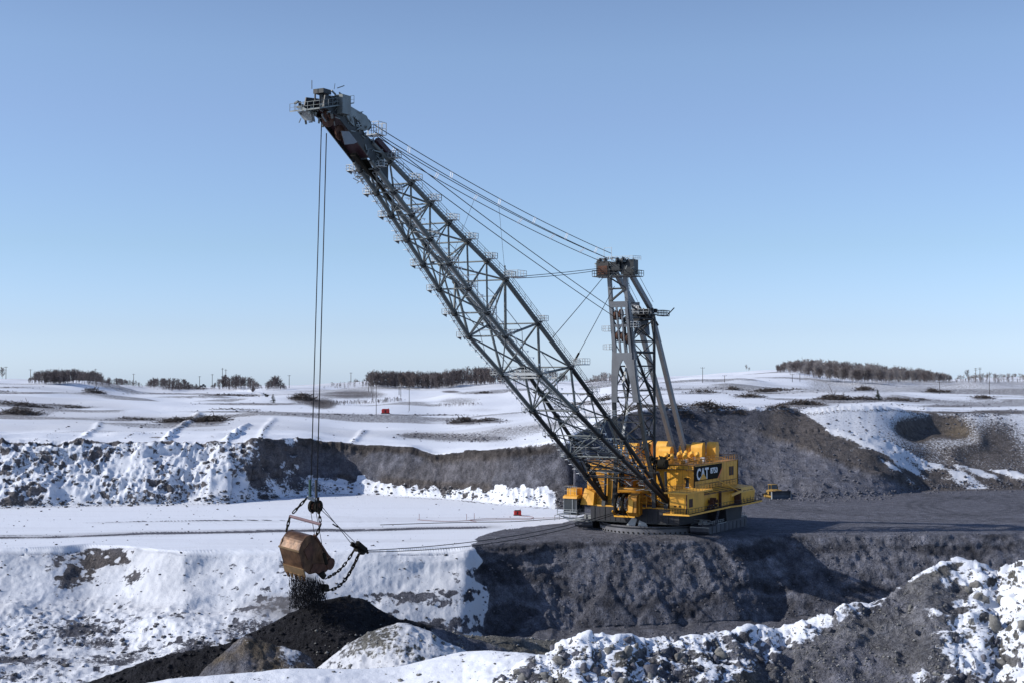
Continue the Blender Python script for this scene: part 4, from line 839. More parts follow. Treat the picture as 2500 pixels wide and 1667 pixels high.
for s_ in (-1.0, .2, 1.3):
    p = loc(897, 305, s_); MB().disc((p.x, s_, p.z), (0, 1, 0), .9, .3, 18).build('suspension_sheave', M_STD, hd)
mb = MB()
for k in range(70):
    t_ = random.random(); u_ = 111+14*t_; z_ = 69.0+9.0*t_+random.uniform(0, 3.2); a = Vector((u_, 1.98, z_)); b = a+Vector((random.uniform(-1.6, 1.6), random.uniform(0, .5), random.uniform(-1.3, 1.0))); mb.bar(a, b, random.uniform(.06, .22))
mb.build('head_fittings', M_ST, hd, kind='stuff')
pl = [loc(x, y, 0) for x, y in [(750, 268), (775, 262), (800, 256), (832, 256)]]
pa, pb_ = pl[0], pl[3]
mb = MB().quadbox([(pa.x, -3.4, pa.z-.1), (pa.x, 2.4, pa.z-.1), (pb_.x, 2.6, pb_.z-.1), (pb_.x, -3.2, pb_.z-.1), (pa.x, -3.4, pa.z+.1), (pa.x, 2.4, pa.z+.1), (pb_.x, 2.6, pb_.z+.1), (pb_.x, -3.2, pb_.z+.1)])
mb.build('platform_floor', M_ST, hd)
mb = MB().rail([(pa.x, -3.4, pa.z), (pa.x, 2.4, pa.z), (pb_.x, 2.6, pb_.z), (pb_.x, -3.2, pb_.z)], h=1.2, sp=1.1, closed=True, r=.028); mb.build('railing', M_ST, hd)
mb = MB()
for k in range(70):
    a = Vector((random.uniform(pb_.x-.5, pa.x), random.uniform(-2.8, 2.2), pa.z+random.uniform(-1.2, 1.6))); mb.bar(a, a+Vector((random.uniform(-1, 1), random.uniform(-1, 1), random.uniform(-.8, .8))), random.uniform(.1, .4))
mb.build('deflection_gear', M_ST, hd, kind='stuff')
p = loc(782, 240, -.5); mb = MB().box(p.x-1.1, p.x+.9, -1.2, .8, p.z+.6, p.z+1.3); mb.bar((p.x, -.2, p.z-1), (p.x, -.2, p.z+.7), .6, .5); mb.bar((p.x-1, .6, p.z-1.5), (p.x-.4, .6, p.z+.6), .25); mb.bar((p.x+.8, -.9, p.z-1.2), (p.x+.8, -.9, p.z+.6), .2); mb.bar((p.x+1.5, -1, p.z+1.2), (p.x+1.5, -1, p.z+2.6), .08); mb.build('top_winch', M_STD, hd)
p = loc(756, 266, -1); mb = MB().prism([(p.x+.3, -3.2, p.z-.3), (p.x+.3, -.6, p.z-.3), (p.x-.5, -.9, p.z-1.9), (p.x-.5, -2.6, p.z-1.5)], (-.8, 0, 0)); mb.build('nose_housing', M_STL, hd)
p = loc(825, 256, 1.8); MB().box(p.x-1.8, p.x+.4, 1.4, 3.0, p.z-1.5, p.z+1.5).build('motor_box', M_ST, hd)
p = loc(918, 318, 1.0); mb = MB().rail([(p.x-1.2, -.8, p.z-.8), (p.x+1.0, -.8, p.z-.8), (p.x+1.0, 2.2, p.z-.8), (p.x-1.2, 2.2, p.z-.8)], h=2.0, sp=.9, closed=True, r=.045); mb.box(p.x-1.2, p.x+1, -.8, 2.2, p.z-.9, p.z-.8); mb.build('rope_cage', M_GAL, hd)
q = [loc(x, y, 1.9) for x, y in [(911, 346), (918, 338), (958, 384), (953, 394)]]
mb = MB().prism([(p_.x, 1.9, p_.z) for p_ in q], (0, .8, 0)); mb.build('chord_guard', M_RED, hd)
p = lo(111, -1); mb = MB()
for k in range(26): a = p+Vector((random.uniform(-2, 2), random.uniform(-1.8, -.4), random.uniform(-1.2, 1.2))); mb.bar(a, a+Vector((random.uniform(-1, 1), random.uniform(-.8, .8), random.uniform(-.9, .9))), .12)
mb.build('side_platform', M_GAL, hd, kind='stuff')
mb = MB(); 
for (a, b) in ((116, 110), (113, 106)):
    mb.prism([tuple(lo(a, 1)+Vector((0, -1.5, .6))), tuple(lo(a, 1)+Vector((0, -2.6, .6))), tuple(lo(b, 1)+Vector((0, -2.4, .2))), tuple(lo(b, 1)+Vector((0, -1.7, -.3)))], (0, 0, .5))
mb.build('torn_belt', M_BLK, hd)

# --- mast and A frame
mast = empty('mast', (0, 0, 0), 0, DRAG)
TOPU = 18.9
ML = [(10.2, 11.8, 4.66), (12.1, 19.2, 3.74), (14.4, 30.0, 3.0), (15.2, 35.1, 2.62), (15.7, 41.8, 2.26), (18.0, 52, 2.0), (18.9, 57.2, 1.9)]
for s_ in (-1, 1):
    for a, b in zip(ML[:-1], ML[1:]):
        w = .8 if a[1] > 18 else .7
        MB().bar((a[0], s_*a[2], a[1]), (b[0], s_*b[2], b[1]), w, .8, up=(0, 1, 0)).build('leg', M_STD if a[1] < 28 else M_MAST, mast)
# slotted plate between the legs
mb = MB()
def mp(v, z): return (np.interp(z, [p[1] for p in ML], [p[0] for p in ML])+.35, v, z)
for (v0, v1, z0, z1) in [(-2.3, 2.3, 50.3, 51.6), (-2.2, -1.55, 40.4, 50.3), (-.75, -.35, 40.4, 50.3), (.45, .8, 40.4, 50.3), (1.6, 2.2, 40.4, 50.3), (-2.2, 2.2, 46.0, 46.6), (-2.3, 2.3, 38.9, 40.4)]:
    A_, B_, C_, D_ = mp(v0, z0), mp(v1, z0), mp(v1, z1), mp(v0, z1); mb.prism([A_, B_, C_, D_], (.35, 0, 0))
for s_ in (-1, 1):
    prev = None
    for k in range(9):
        t = k/8; z = 38.9-9.5*t; vin = .15+1.75*math.sin(t*PI/2)**.7 if k else .0; vo = np.interp(z, [p[1] for p in ML], [p[2] for p in ML])+.3
        cur = (mp(s_*vin, z), mp(s_*vo, z))
        if prev: mb.prism([prev[0], prev[1], cur[1], cur[0]], (.35, 0, 0))
        prev = cur
mb.build('slotted_plate', M_MAST, mast)
for (v, z) in ((-1.15, 44.2), (0.05, 44.0), (1.2, 43.6), (-1.15, 48.6), (.05, 48.9)):
    p = mp(v, z); MB().disc((p[0]-.6, v, z), (0, 1, 0), 1.1, .35, 20).build('deflection_sheave', M_RUST, mast)
mb = MB()
for (z0, z1) in ((41, 46), (30.2, 36)):
    pass
mb.bar(mp(-2, 54.4), mp(2, 54.4), .35); mb.bar(mp(-2, 51.6), mp(2, 54.4), .4); mb.bar(mp(-1.9, 57), mp(1.9, 54.6), .3)
for z in (19.5, 25.0, 30.5): h_ = np.interp(z, [p[1] for p in ML], [p[2] for p in ML]); mb.bar(mp(-h_, z), mp(h_, z), .25)
for a, b in ((12.5, 19.5), (19.5, 25), (25, 30.5)):
    ha = np.interp(a, [p[1] for p in ML], [p[2] for p in ML]); hb = np.interp(b, [p[1] for p in ML], [p[2] for p in ML]); mb.bar(mp(-ha, a), mp(hb, b), .2); mb.bar(mp(ha, a), mp(-hb, b), .2)
mb.build('mast_bracing', M_STD, mast)
# lattice tower behind
TW = {1: [(7.9, 3.9, 15.4), (7.9, 3.9, 48.5)], -1: [(9.2, -4.3, 15.4), (7.6, -2.6, 33.5), (8.0, -3.6, 48.5)]}
for s_, P_ in TW.items():
    for a, b in zip(P_[:-1], P_[1:]): member('tower_leg', a, b, .34, M_STD, mast, 10)
def tw(s_, z):
    P_ = TW[s_]; zz = [p[2] for p in P_]; return Vector((np.interp(z, zz, [p[0] for p in P_]), np.interp(z, zz, [p[1] for p in P_]), z))
def mleg(s_, z): return Vector((np.interp(z, [p[1] for p in ML], [p[0] for p in ML]), s_*np.interp(z, [p[1] for p in ML], [p[2] for p in ML]), z))
def mbr(a, b, r=.16): member('mast_brace', a, b, r, M_STD, mast, 6)
zs = [16, 21, 26.5, 32, 37.5, 43, 48]
for i, (a, b) in enumerate(zip(zs[:-1], zs[1:])):
    for s_ in (-1, 1):
        mbr(tw(s_, a), mleg(s_, b) if i % 2 else mleg(s_, a)); mbr(tw(s_, b), mleg(s_, a) if i % 2 else mleg(s_, b), .14); mbr(tw(s_, b), mleg(s_, b), .12)
        mbr(tw(s_, a), mleg(s_, b), .12)
    mbr(tw(-1, a), tw(1, b), .13); mbr(tw(1, a), tw(-1, b), .13); mbr(tw(-1, b), tw(1, b), .15)
mbr(mleg(1, 42), tw(1, 29), .34); mbr(mleg(-1, 40), tw(-1, 33), .34); mbr(tw(1, 40.5), mleg(1, 40.5), .28); mbr((16, 2.2, 43), (5.5, 0, 50), .34); mbr((8, 3.9, 44), (5.5, 1.8, 50), .25)
for z in (22, 34, 36):
    MB().rail([tw(1, z)+Vector((.3, -.4, 0)), mleg(1, z)+Vector((-.6, .2, 0))], r=.045).build('landing_rail', M_GAL, mast)
for z, v in ((45.2, -1), (41.2, -1), (46.0, 1)):
    q = mleg(v, z)+Vector((0, 1.1*v-(.5 if v < 0 else 0), 0)); m2 = MB().box(q.x-.8, q.x+.8, q.y-.8, q.y+.8, z-.1, z); m2.rail([(q.x-.8, q.y-.8, z), (q.x+.8, q.y-.8, z), (q.x+.8, q.y+.8, z), (q.x-.8, q.y+.8, z)], closed=True, sp=.8, r=.04); m2.build('side_platform', M_GAL, mast)
m2 = MB()
for z in np.arange(34, 57, .6): q = mleg(1, z); m2.bar(q+Vector((-.6, .3, 0)), q+Vector((-1.1, .3, 0)), .07)
for dz in (-.6, -1.1): m2.bar(mleg(1, 34)+Vector((dz, .3, 0)), mleg(1, 57)+Vector((dz, .3, 0)), .07)
m2.build('ladder', M_GAL, mast)
# ladder stairs in the tower
m2 = MB()
for i in range(5): a = Vector((11+(i % 2)*2.5, -1.2, 17+i*5.5)); b = Vector((13.5-(i % 2)*2.5, -1.2, 22.5+i*5.5)); m2.bar(a, b, .5, .12); m2.rail([a, b], h=.9, r=.03, sp=1.5)
m2.build('tower_stairs', M_GAL, mast)
# rear legs: box beams, knee
for s_ in (-1, 1):
    MB().bar((16.5, s_*1.7, 58.5), (5.4, s_*1.85, 50.6), .85, 1.15).build('rear_leg_upper', M_MAST, mast)
    MB().bar((5.2, s_*1.85, 50.2), (-15.6, s_*1.45, 16.5), .9, 1.25).build('rear_leg_lower', M_MAST, mast)
    MB().tube([(15.5, s_*1.7+.5, 60), (5.0, s_*1.85+.5, 52.0)], .05, 5).build('safety_line', M_ROPE, mast)
mb = MB().box(3.2, 8.2, -3.8, 2.7, 49.0, 49.2); mb.build('knee_platform_floor', M_STD, mast)
mb = MB().rail([(8.2, -3.8, 49.2), (3.2, -3.8, 49.2), (3.2, 2.7, 49.2), (8.2, 2.7, 49.2)], closed=True, r=.045, sp=1.2); mb.build('knee_railing', M_GAL, mast)
mb = MB()
for k in range(70):
    a = Vector((random.uniform(3.5, 8.5), random.uniform(-3.6, 3), random.uniform(46.6, 50.8))); mb.bar(a, a+Vector((random.uniform(-1, 1), random.uniform(-1.2, 1.2), random.uniform(-1, 1))), random.uniform(.1, .4))
mb.disc((5, 0, 48.8), (0, 1, 0), 1.0, 4.5, 16); mb.bar((5, -3.2, 50), (5, 3.2, 50), .9); mb.build('knee_gear', M_STD, mast, kind='stuff')
mb = MB().prism([(7.5, -3, 49), (3.5, -2, 49), (4.6, -1, 44.5), (6.2, -1, 44.5)], (0, 2.4, 0)); mb.build('knee_bracket', M_MAST, mast)
q = loc(1622, 766, 4.0); mb = MB().rail([(q.x-1, 3.2, 49.0), (q.x-1, 4.8, 49.0), (q.x+2.4, 4.8, 49.0), (q.x+2.4, 3.2, 49)], closed=True, sp=.9, r=.06); mb.bar((q.x-.6, 4.4, 49.0), (q.x-2.4, 5.4, 50.8), .2); mb.box(q.x-1, q.x+2.4, 3.2, 4.8, 48.8, 49.0); mb.build('outboard_cage', M_STD, mast)
ks = MB().box(7.6, 7.8, -1.6, 0.2, 49.3, 51.9); ks = ks.build('name_board', M_CAB, mast)
text('CAT', 7.84, -1.35, 50.45, .95, M_WHT, ks, 'lettering', .82, .02, .01, normal='u'); MB().prism([(7.83, -1.15, 50.25), (7.83, -.15, 50.25), (7.83, -.65, 50.6)], (.03, 0, 0)).build('logo_triangle', M_Y, ks)
# mast head
mh = empty('mast_head', (0, 0, 0), 0, mast)
mb = MB(); mb.box(16.6, 20.6, -4.3, -1.3, 57.2, 60.4); mb.box(17.2, 19.6, 1.2, 4.3, 57.4, 60.7); mb.box(17.8, 20.2, -1.3, 1.2, 58.3, 60.2); mb.build('head_frame', M_STD, mh)
mb = MB().box(20.62, 20.7, -3.9, -1.6, 57.5, 59.4); mb.build('panel', M_RUST, mh)
mb = MB().rail([(21.2, -5.0, 57.2), (21.2, 4.6, 57.2), (15.6, 4.9, 57.2), (15.6, -5, 57.2)], closed=True, sp=1.1, r=.045, h=1.2); mb.box(15.6, 21.2, -5, 4.8, 57.0, 57.15); mb.build('lower_platform', M_STD, mh)
mb = MB().rail([(20, -4.4, 60.5), (20, 4.4, 60.5), (16, 4.4, 60.7)], sp=1.0, r=.045, h=.9)
mb.bar((19.5, -2.9, 60), (19.5, -2.9, 63.4), .09); mb.bar((19.5, -1.1, 60), (19.5, -1.1, 63.5), .09); mb.bar((19.5, -2.9, 63.4), (19.5, -1.1, 63.5), .09); mb.build('top_frame', M_GAL, mh)
mb = MB()
for k in range(80):
    a = Vector((random.uniform(16.3, 21), random.uniform(-4.4, 4.4), random.uniform(57.4, 61.2))); mb.bar(a, a+Vector((random.uniform(-.7, .7), random.uniform(-1, 1), random.uniform(-1, .7))), random.uniform(.1, .35))
mb.build('head_steelwork', M_ST, mh, kind='stuff')
for v in (-3.6, -2.4, .6, 2.0): MB().disc((19.9, v, 60.4), (0, 1, 0), .8, .35, 18).build('sheave', M_STD, mh)
p = loc(1465, 636, -4); MB().bar((p.x, -4.6, p.z), (18.5, -4.0, 60), .7, .5).build('head_outrigger', M_STD, mh)
# cable reel machinery at mast foot
mb = MB()
for k in range(50): a = Vector((random.uniform(9.5, 13), random.uniform(4.2, 8.8), random.uniform(14.8, 17.4))); mb.bar(a, a+Vector((random.uniform(-.8, .8), random.uniform(-1, 1), random.uniform(-.8, .8))), random.uniform(.15, .5))
mb.disc((12, 7.8, 15.8), (0, 1, 0), 1.1, 1.8, 16); mb.build('mast_foot_winch', M_BLK, DRAG, kind='stuff')
mb = MB()
for s_ in (-1, 1): mb.bar((10.3, 4.66*s_, 12.5), (10.3, 5.0*s_, 5.9), .9); mb.bar((8, 3.9*s_, 15.4), (8, 4.2*s_, 5.9), .6)
mb.build('mast_foot', M_STD, DRAG)

# --- ropes
ropes = empty('rope_system', (0, 0, 0), 0, DRAG)
def rope(name, pts, r, m=M_ROPE, parent=ropes): return MB().tube(pts, r, 6).build(name, m, parent, smooth=True)
def sag(a, b, s, n=18): return [Vector(a).lerp(Vector(b), i/n)-Vector((0, 0, s*4*(i/n)*(1-i/n))) for i in range(n+1)]
sp_x = [(996, 1110, 1213, 1303, 1384, 1458), (955, 1072, 1175, 1267, 1351, 1425)]
for v, (a1, a2, b1, b2), sx_ in ((2.1, (915, 306), (915, 322), (1490, 617), (1484, 628), 0), (-2.1, (900, 333), (899, 349), (1481, 628), (1470, 638), 1)) if False else ():
    pass
pairs = [(2.0, (914, 306), (914, 322), (1492, 619), (1486, 632), sp_x[0]), (-2.0, (908, 327), (905, 341), (1478, 629), (1466, 638), sp_x[1])]
SPM = []
for v, a1, a2, b1, b2, sps in pairs:
    A1, A2, B1, B2 = loc(*a1, v), loc(*a2, v), loc(*b1, v), loc(*b2, v)
    p1, p2 = sag(A1, B1, 1.1, 26), sag(A2, B2, 1.1, 26)
    rope('suspension_rope', p1, .07); rope('suspension_rope', p2, .07)
    for x in sps:
        f = min(range(27), key=lambda i: abs((1250+FPX*toworld(p1[i]).x/toworld(p1[i]).y)-x)); c1, c2 = p1[f], p2[f]
        d = (p1[f]-p1[f-1]).normalized()*.28
        m2 = MB(); m2.bar(c1-d, c2-d, .09); m2.bar(c1+d, c2+d, .09); m2.bar(c1-d*1.3, c1+d*1.3, .16); m2.bar(c2-d*1.3, c2+d*1.3, .16); m2.build('rope_spacer', M_WHT, ropes); SPM.append(c2)
rope('hoist_rope', sag(loc(917, 326, .9), loc(1521, 772, .9), .6), .075); rope('hoist_rope', sag(loc(905, 345, -1.1), loc(1503, 776, -1.1), .6), .075)
rope('intermediate_rope', sag(loc(1262, 676, 4.6), loc(1470, 655, -3.8), .1), .07); rope('intermediate_rope', sag(loc(1262, 680, 4.2), loc(1472, 659, -3.6), .25), .07)
rope('stay_rope', sag(loc(1349, 824, 5.3), loc(1474, 676, -3.6), .1), .075); rope('stay_rope', sag(loc(1403, 880, 5.3), loc(1500, 700, 1.0), .1), .075)
p = loc(1403, 880, 5.3); q = loc(1413, 862, 5.0); MB().tube([p, q], .22, 6).build('rope_socket', M_BLK, ropes)
rope('light_line', [SPM[2], up(77.2, 1)+Vector((0, 0, 1))], .03); rope('light_line', [SPM[8], up(80, -1)+Vector((0, 0, 1))], .03)
q = up(77.2, 1); MB().bar(q, q+Vector((0, 0, 2.6)), .16).build('line_post', M_STD, boom)
HT = [loc(785, 298, -.9), loc(797, 326, .9)]; HBt = [loc(759, 1190, -.5), loc(774, 1190, .5)]
for a, b in zip(HT, HBt): rope('bucket_hoist_rope', [a, b], .09)
FH = loc(893, 1343, 0)                         # drag hitch
for v, dz in ((-.45, 0), (.45, -.35)):
    rope('drag_rope', sag((FH.x, v, FH.z+dz*.5), (14.2, v-1.8, 5.0), 1.6+(.5 if v > 0 else 0), 30), .075)

# ------------------------------------------------------------ the bucket hanging from the ropes
def W(x, y, v): return toworld(loc(x, y, v))
BK = empty('dragline_bucket', W(729, 1346, 1.6)); tag(BK, 'rusty brown dragline bucket tipped over and dumping black spoil', 'bucket')
E_ = Vector((.5, .866, 0)); tilt = math.radians(9); Wd = (DR*math.cos(tilt)-Vector((0, 0, 1))*math.sin(tilt))
lean = math.radians(30)
up_ = E_.cross(Wd).normalized() if E_.cross(Wd).z > 0 else Wd.cross(E_).normalized()
e1 = (-up_*math.cos(lean)+E_*math.sin(lean)).normalized(); e2 = (E_*math.cos(lean)+up_*math.sin(lean)).normalized()
BW = 3.8
def bp_(a, c, w): return e1*a*.94+e2*c*.88+Wd*w
def bprism(poly, w0, w1): mb = MB(); mb.prism([bp_(a, c, w0) for a, c in poly], Wd*(w1-w0)); return mb
cheek = [(0, 0), (3.6, 0), (4.4, .5), (5.4, 1.2), (6.1, 2.6), (7.0, 3.4), (7.7, 5.2), (7.6, 6.6), (6.7, 7.2), (5.6, 6.6), (-.1, 4.6), (-.8, 3.9), (-1.1, 2.9), (-1.1, 1.9), (-.8, .9)]
bprism(cheek, -.18, .0).build('side_wall', M_BKT, BK); bprism(cheek, -BW, -BW+.18).build('side_wall', M_BKT, BK)
mb = MB(); shell = [(4.2, 0), (0, 0)]+[(-.05-1.15*math.sin(PI*k/10)**.8, .35+4.2*k/10) for k in range(1, 10)]+[(-.1, 4.6)]
for a, b in zip(shell[:-1], shell[1:]):
    mid = Vector((1.8, 2.3)); na_ = Vector(a)+(mid-Vector(a)).normalized()*.2; nb_ = Vector(b)+(mid-Vector(b)).normalized()*.2
    mb.prism([bp_(*a, -BW+.02), bp_(*b, -BW+.02), bp_(*nb_, -BW+.02), bp_(*na_, -BW+.02)], Wd*(BW-.04))
mb.build('shell', M_BKT, BK, smooth=False)
mb = bprism([(-.15, -.1), (.1, -.12), (.1, .1), (-.15, .1)], -BW-.08, .06); mb.build('wear_band', M_BKT2, BK)
bprism([(3.5, -.12), (5.1, -.1), (5.1, .14), (3.5, .16)], -BW-.12, .08).build('lip', M_BKT2, BK)
for k in range(5):
    w = -BW+.35+k*(BW-.7)/4; bprism([(4.9, -.18), (6.1, .0), (4.9, .3)], w-.22, w+.22).build('tooth', M_BKT2 if k % 2 else M_BKT, BK)
MB().tube([bp_(7.0, 6.7, 0), bp_(6.6, 7.4, -.8), bp_(6.4, 7.6, -BW/2), bp_(6.6, 7.4, -BW+.8), bp_(7.0, 6.7, -BW)], .5, 10).build('arch', M_BKT, BK, smooth=True)
MB().disc(bp_(6.9, 6.5, .05), Wd, .95, .5, 20).build('arch_boss', M_RUST, BK)
bprism([(5.0, 1.4), (6.6, 3.2), (7.5, 5.6), (6.6, 6.2), (4.2, 2.6)], .0, .14).build('cheek_plate', M_RUST, BK); bprism([(.6, 1.2), (2.8, 1.6), (2.4, 3.6), (.2, 3.2)], .0, .08).build('side_patch', M_RUST, BK)
bprism([(-.1, 4.5), (5.6, 6.5), (5.5, 6.85), (-.2, 4.85)], -.34, .12).build('top_rail', M_RUST, BK)
bprism([(6.6, 3.0), (8.3, 3.9), (8.0, 4.7), (6.9, 4.4)], -.1, .35).build('hitch_lug', M_BLK, BK)
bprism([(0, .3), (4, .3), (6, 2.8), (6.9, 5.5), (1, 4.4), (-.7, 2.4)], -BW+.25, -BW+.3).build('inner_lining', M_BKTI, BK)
# rigging on the bucket, all in bucket space
O0 = Vector(BK.location)
def rel(x, y, v): return W(x, y, v)-O0
def rlen(a, b): return (Vector(b)-Vector(a)).length
_lk = MB()
def link_mesh():
    mb = MB(); L_, w_, r = .36, .2, .085; pts = [(-w_, 0, -L_), (-w_, 0, L_), (-w_*.5, 0, L_+.16), (w_*.5, 0, L_+.16), (w_, 0, L_), (w_, 0, -L_), (w_*.5, 0, -L_-.16), (-w_*.5, 0, -L_-.16)]
    for a, b in zip(pts, pts[1:]+pts[:1]): mb.bar(a, b, r*2)
    me = mb.mesh('chain_link'); me.materials.append(M_RUST if False else M_BLK); return me
LINK = link_mesh()
def chain(pts, name='chain', big=1.0):
    ch = empty(name, (0, 0, 0), 0, BK); pts = [Vector(p) for p in pts]; step = .78*big; tot = sum(rlen(a, b) for a, b in zip(pts[:-1], pts[1:])); n_ = int(tot/step)
    for i in range(n_):
        d = (i+.5)*step
        for a, b in zip(pts[:-1], pts[1:]):
            l = rlen(a, b)
            if d <= l or (b == pts[-1]): break
            d -= l
        dr = (b-a).normalized(); o = bpy.data.objects.new('chain_link', LINK); COL.objects.link(o); o.parent = ch; o.location = a+dr*d; o.rotation_mode = 'QUATERNION'
        o.rotation_quaternion = dr.to_track_quat('Z', 'Y') @ Quaternion((0, 0, 1), (PI/2)*(i % 2)+.4); o.scale = (big*.82, big*.82, big)
    return ch
sl, sr = rel(708, 1259, -2.6), rel(783, 1279, 2.4)
chain([rel(750, 1214, -.4), sl], 'upper_hoist_chain'); chain([rel(772, 1216, .5), rel(779, 1252, 1.4), sr], 'upper_hoist_chain')
chain([sl, rel(699, 1296, -2.6)], 'lower_hoist_chain'); chain([sr, rel(766, 1324, 1.6)], 'lower_hoist_chain')
MB().tube([sl, sr], .24, 8).build('spreader_bar', mat('pinkish_spreader', (.30, .20, .20), .6), BK)
MB().bar(rel(750, 1213, -.4), rel(774, 1222, .5), .45, .5).build('equaliser', M_STL, BK)
for (x, v) in ((763, -.6), (777, .6)):
    c = rel(x, 1235, v); s1 = MB().disc(c, DR, .95, .4, 20, .55).build('dump_sheave', M_BLK, BK)
    m2 = MB()
    for k in range(5): a = k*1.257; m2.bar(c, c+DB*.8*math.cos(a)+Vector((0, 0, .8*math.sin(a))), .18)
    m2.bar(c+Vector((0, 0, -1.1)), c+Vector((0, 0, 1.4)), .3); m2.build('sheave_block', M_RUST, s1)
for (x, v) in ((757, -.5), (772, .5)): MB().tube([rel(x, 1170, v), rel(x, 1212, v)], .22, 8).build('rope_socket', mat('green_socket', (.02, .06, .045), .5) if v < 0 else M_STD, BK)
def brope(pts, r=.05, nm='dump_rope'): MB().tube(pts, r, 5).build(nm, M_ROPE, BK, smooth=True)
h1, h2 = rel(858, 1326, -.5), rel(872, 1328, .6)
brope([rel(785, 1234, .5), h1], .055); brope([rel(784, 1243, .8), h2], .055)
brope([rel(758, 1244, -.3), rel(772, 1330, 0)]); brope([rel(771, 1246, .4), rel(793, 1366, 2.0)]); MB().tube([rel(791, 1350, 2.0), rel(797, 1376, 2.0)], .28, 6).build('rope_socket', M_BLK, BK)
c = rel(818, 1281, 0); MB().bar(rel(812, 1278, -.2), rel(825, 1286, .4), .2).build('rope_clamp', M_BLK, BK)
hb = rel(893, 1343, 0); m2 = MB(); m2.bar(h1, rel(880, 1340, 0), .4, .7); m2.bar(h2+Vector((0, 0, .2)), hb, .5, .8); m2.bar(rel(866, 1341, -.6), rel(876, 1342, .6), .5); m2.disc(rel(884, 1342, 0), DR, .75, .6, 14); m2.bar(rel(893, 1336, 0), rel(898, 1350, 0), .3)
m2.build('drag_hitch', M_BLK, BK)
def curve(pts, n=4):
    out = []
    P_ = [Vector(p) for p in pts]; P_ = [P_[0]]+P_+[P_[-1]]
    for i in range(1, len(P_)-2):
        for k in range(n):
            t = k/n; a, b, c_, d = P_[i-1], P_[i], P_[i+1], P_[i+2]
            out.append(.5*((2*b)+(-a+c_)*t+(2*a-5*b+4*c_-d)*t*t+(-a+3*b-3*c_+d)*t**3))
    out.append(P_[-2]); return out
chain(curve([rel(864, 1343, -.8), rel(848, 1368, -1.6), rel(826, 1393, -1.8), rel(795, 1412, -1.2)]), 'drag_chain')
chain(curve([rel(877, 1350, .8), rel(860, 1386, 1.4), rel(838, 1420, 2.0), rel(812, 1438, 2.2), rel(790, 1436, 2.0)]), 'drag_chain', 1.1)
m2 = MB(); m2.disc(rel(793, 1434, 1.9), DR, .6, .8, 12); m2.tube([rel(793, 1434, 2.0), rel(788, 1447, 2.0)], .18, 6); m2.bar(rel(783, 1428, 1.6), rel(796, 1436, 2.1), .5); m2.build('drag_shackle', M_BLK, BK)

# ------------------------------------------------------------ clods, stones, brush, trees, poles, small machines
import bmesh
def clod_material(name, base, snow_amt):
    m = bpy.data.materials.new(name); m.use_nodes = True; nt = m.node_tree; N = nt.nodes; L = nt.links; b = N['Principled BSDF']; b.inputs['Roughness'].default_value = .95; b.inputs['Specular IOR Level'].default_value = .1
    g = N.new('ShaderNodeNewGeometry'); n = N.new('ShaderNodeTexNoise'); n.inputs['Scale'].default_value = 2.2; n.inputs['Detail'].default_value = 8; n.inputs['Roughness'].default_value = .7; L.new(g.outputs['Position'], n.inputs['Vector'])
    r = N.new('ShaderNodeMapRange'); r.inputs['From Min'].default_value = .3; r.inputs['From Max'].default_value = .7; r.inputs['To Min'].default_value = .55; r.inputs['To Max'].default_value = 1.45; L.new(n.outputs['Fac'], r.inputs['Value'])
    v = N.new('ShaderNodeVectorMath'); v.operation = 'SCALE'; v.inputs[0].default_value = base; L.new(r.outputs[0], v.inputs['Scale'])
    sp = N.new('ShaderNodeSeparateXYZ'); L.new(g.outputs['Normal'], sp.inputs[0])
    ad = N.new('ShaderNodeMath'); ad.operation = 'ADD'; L.new(sp.outputs['Z'], ad.inputs[0]); L.new(n.outputs['Fac'], ad.inputs[1])
    mr = N.new('ShaderNodeMapRange'); mr.inputs['From Min'].default_value = 1.52-snow_amt; mr.inputs['From Max'].default_value = 1.62-snow_amt; L.new(ad.outputs[0], mr.inputs['Value'])
    mx = N.new('ShaderNodeMix'); mx.data_type = 'RGBA'; mx.inputs['B'].default_value = (.78, .8, .83, 1); L.new(mr.outputs[0], mx.inputs['Factor']); L.new(v.outputs[0], mx.inputs['A']); L.new(mx.outputs['Result'], b.inputs['Base Color'])
    bp = N.new('ShaderNodeBump'); bp.inputs['Strength'].default_value = .8; bp.inputs['Distance'].default_value = .15; L.new(n.outputs['Fac'], bp.inputs['Height']); L.new(bp.outputs[0], b.inputs['Normal'])
    return m
M_CLOD = clod_material('clod_earth', (.19, .186, .175), .08); M_CLODD = clod_material('clod_dark', (.125, .126, .145), -.2); M_CLODS = clod_material('clod_snowy', (.10, .097, .10), .14); M_COAL = clod_material('clod_black', (.022, .022, .025), -.4)
def clod_mesh(seed, sub):
    rr = random.Random(seed); bm = bmesh.new(); bmesh.ops.create_icosphere(bm, subdivisions=sub, radius=1)
    pl_ = [(Vector((rr.gauss(0, 1), rr.gauss(0, 1), rr.gauss(0, 1))).normalized(), rr.uniform(.45, .85)) for _ in range(11)]
    for v in bm.verts:
        dn = v.co.normalized(); r_ = min([1.25]+[h_/max(dn.dot(n_), 1e-3) for n_, h_ in pl_ if dn.dot(n_) > .05]); v.co = dn*min(r_, 1.25)
    sx, sy, sz = rr.uniform(.8, 1.3), rr.uniform(.8, 1.3), rr.uniform(.6, 1.0); co = np.array([v.co[:] for v in bm.verts])
    d = 1+.25*fbm(co[:, 0]+seed*7, co[:, 1], co[:, 2], 1.1, 2, seed)*1.6+.28*(np.abs(fbm(co[:, 0], co[:, 1]+seed*3, co[:, 2], 1.9, 3, seed+5))*1.6-.25)
    for v, k in zip(bm.verts, d): v.co = Vector((v.co.x*sx, v.co.y*sy, v.co.z*sz))*float(k)
    me = bpy.data.meshes.new('clod'); bm.to_mesh(me); bm.free()
    for p in me.polygons: p.use_smooth = True
    return me
CL3 = []
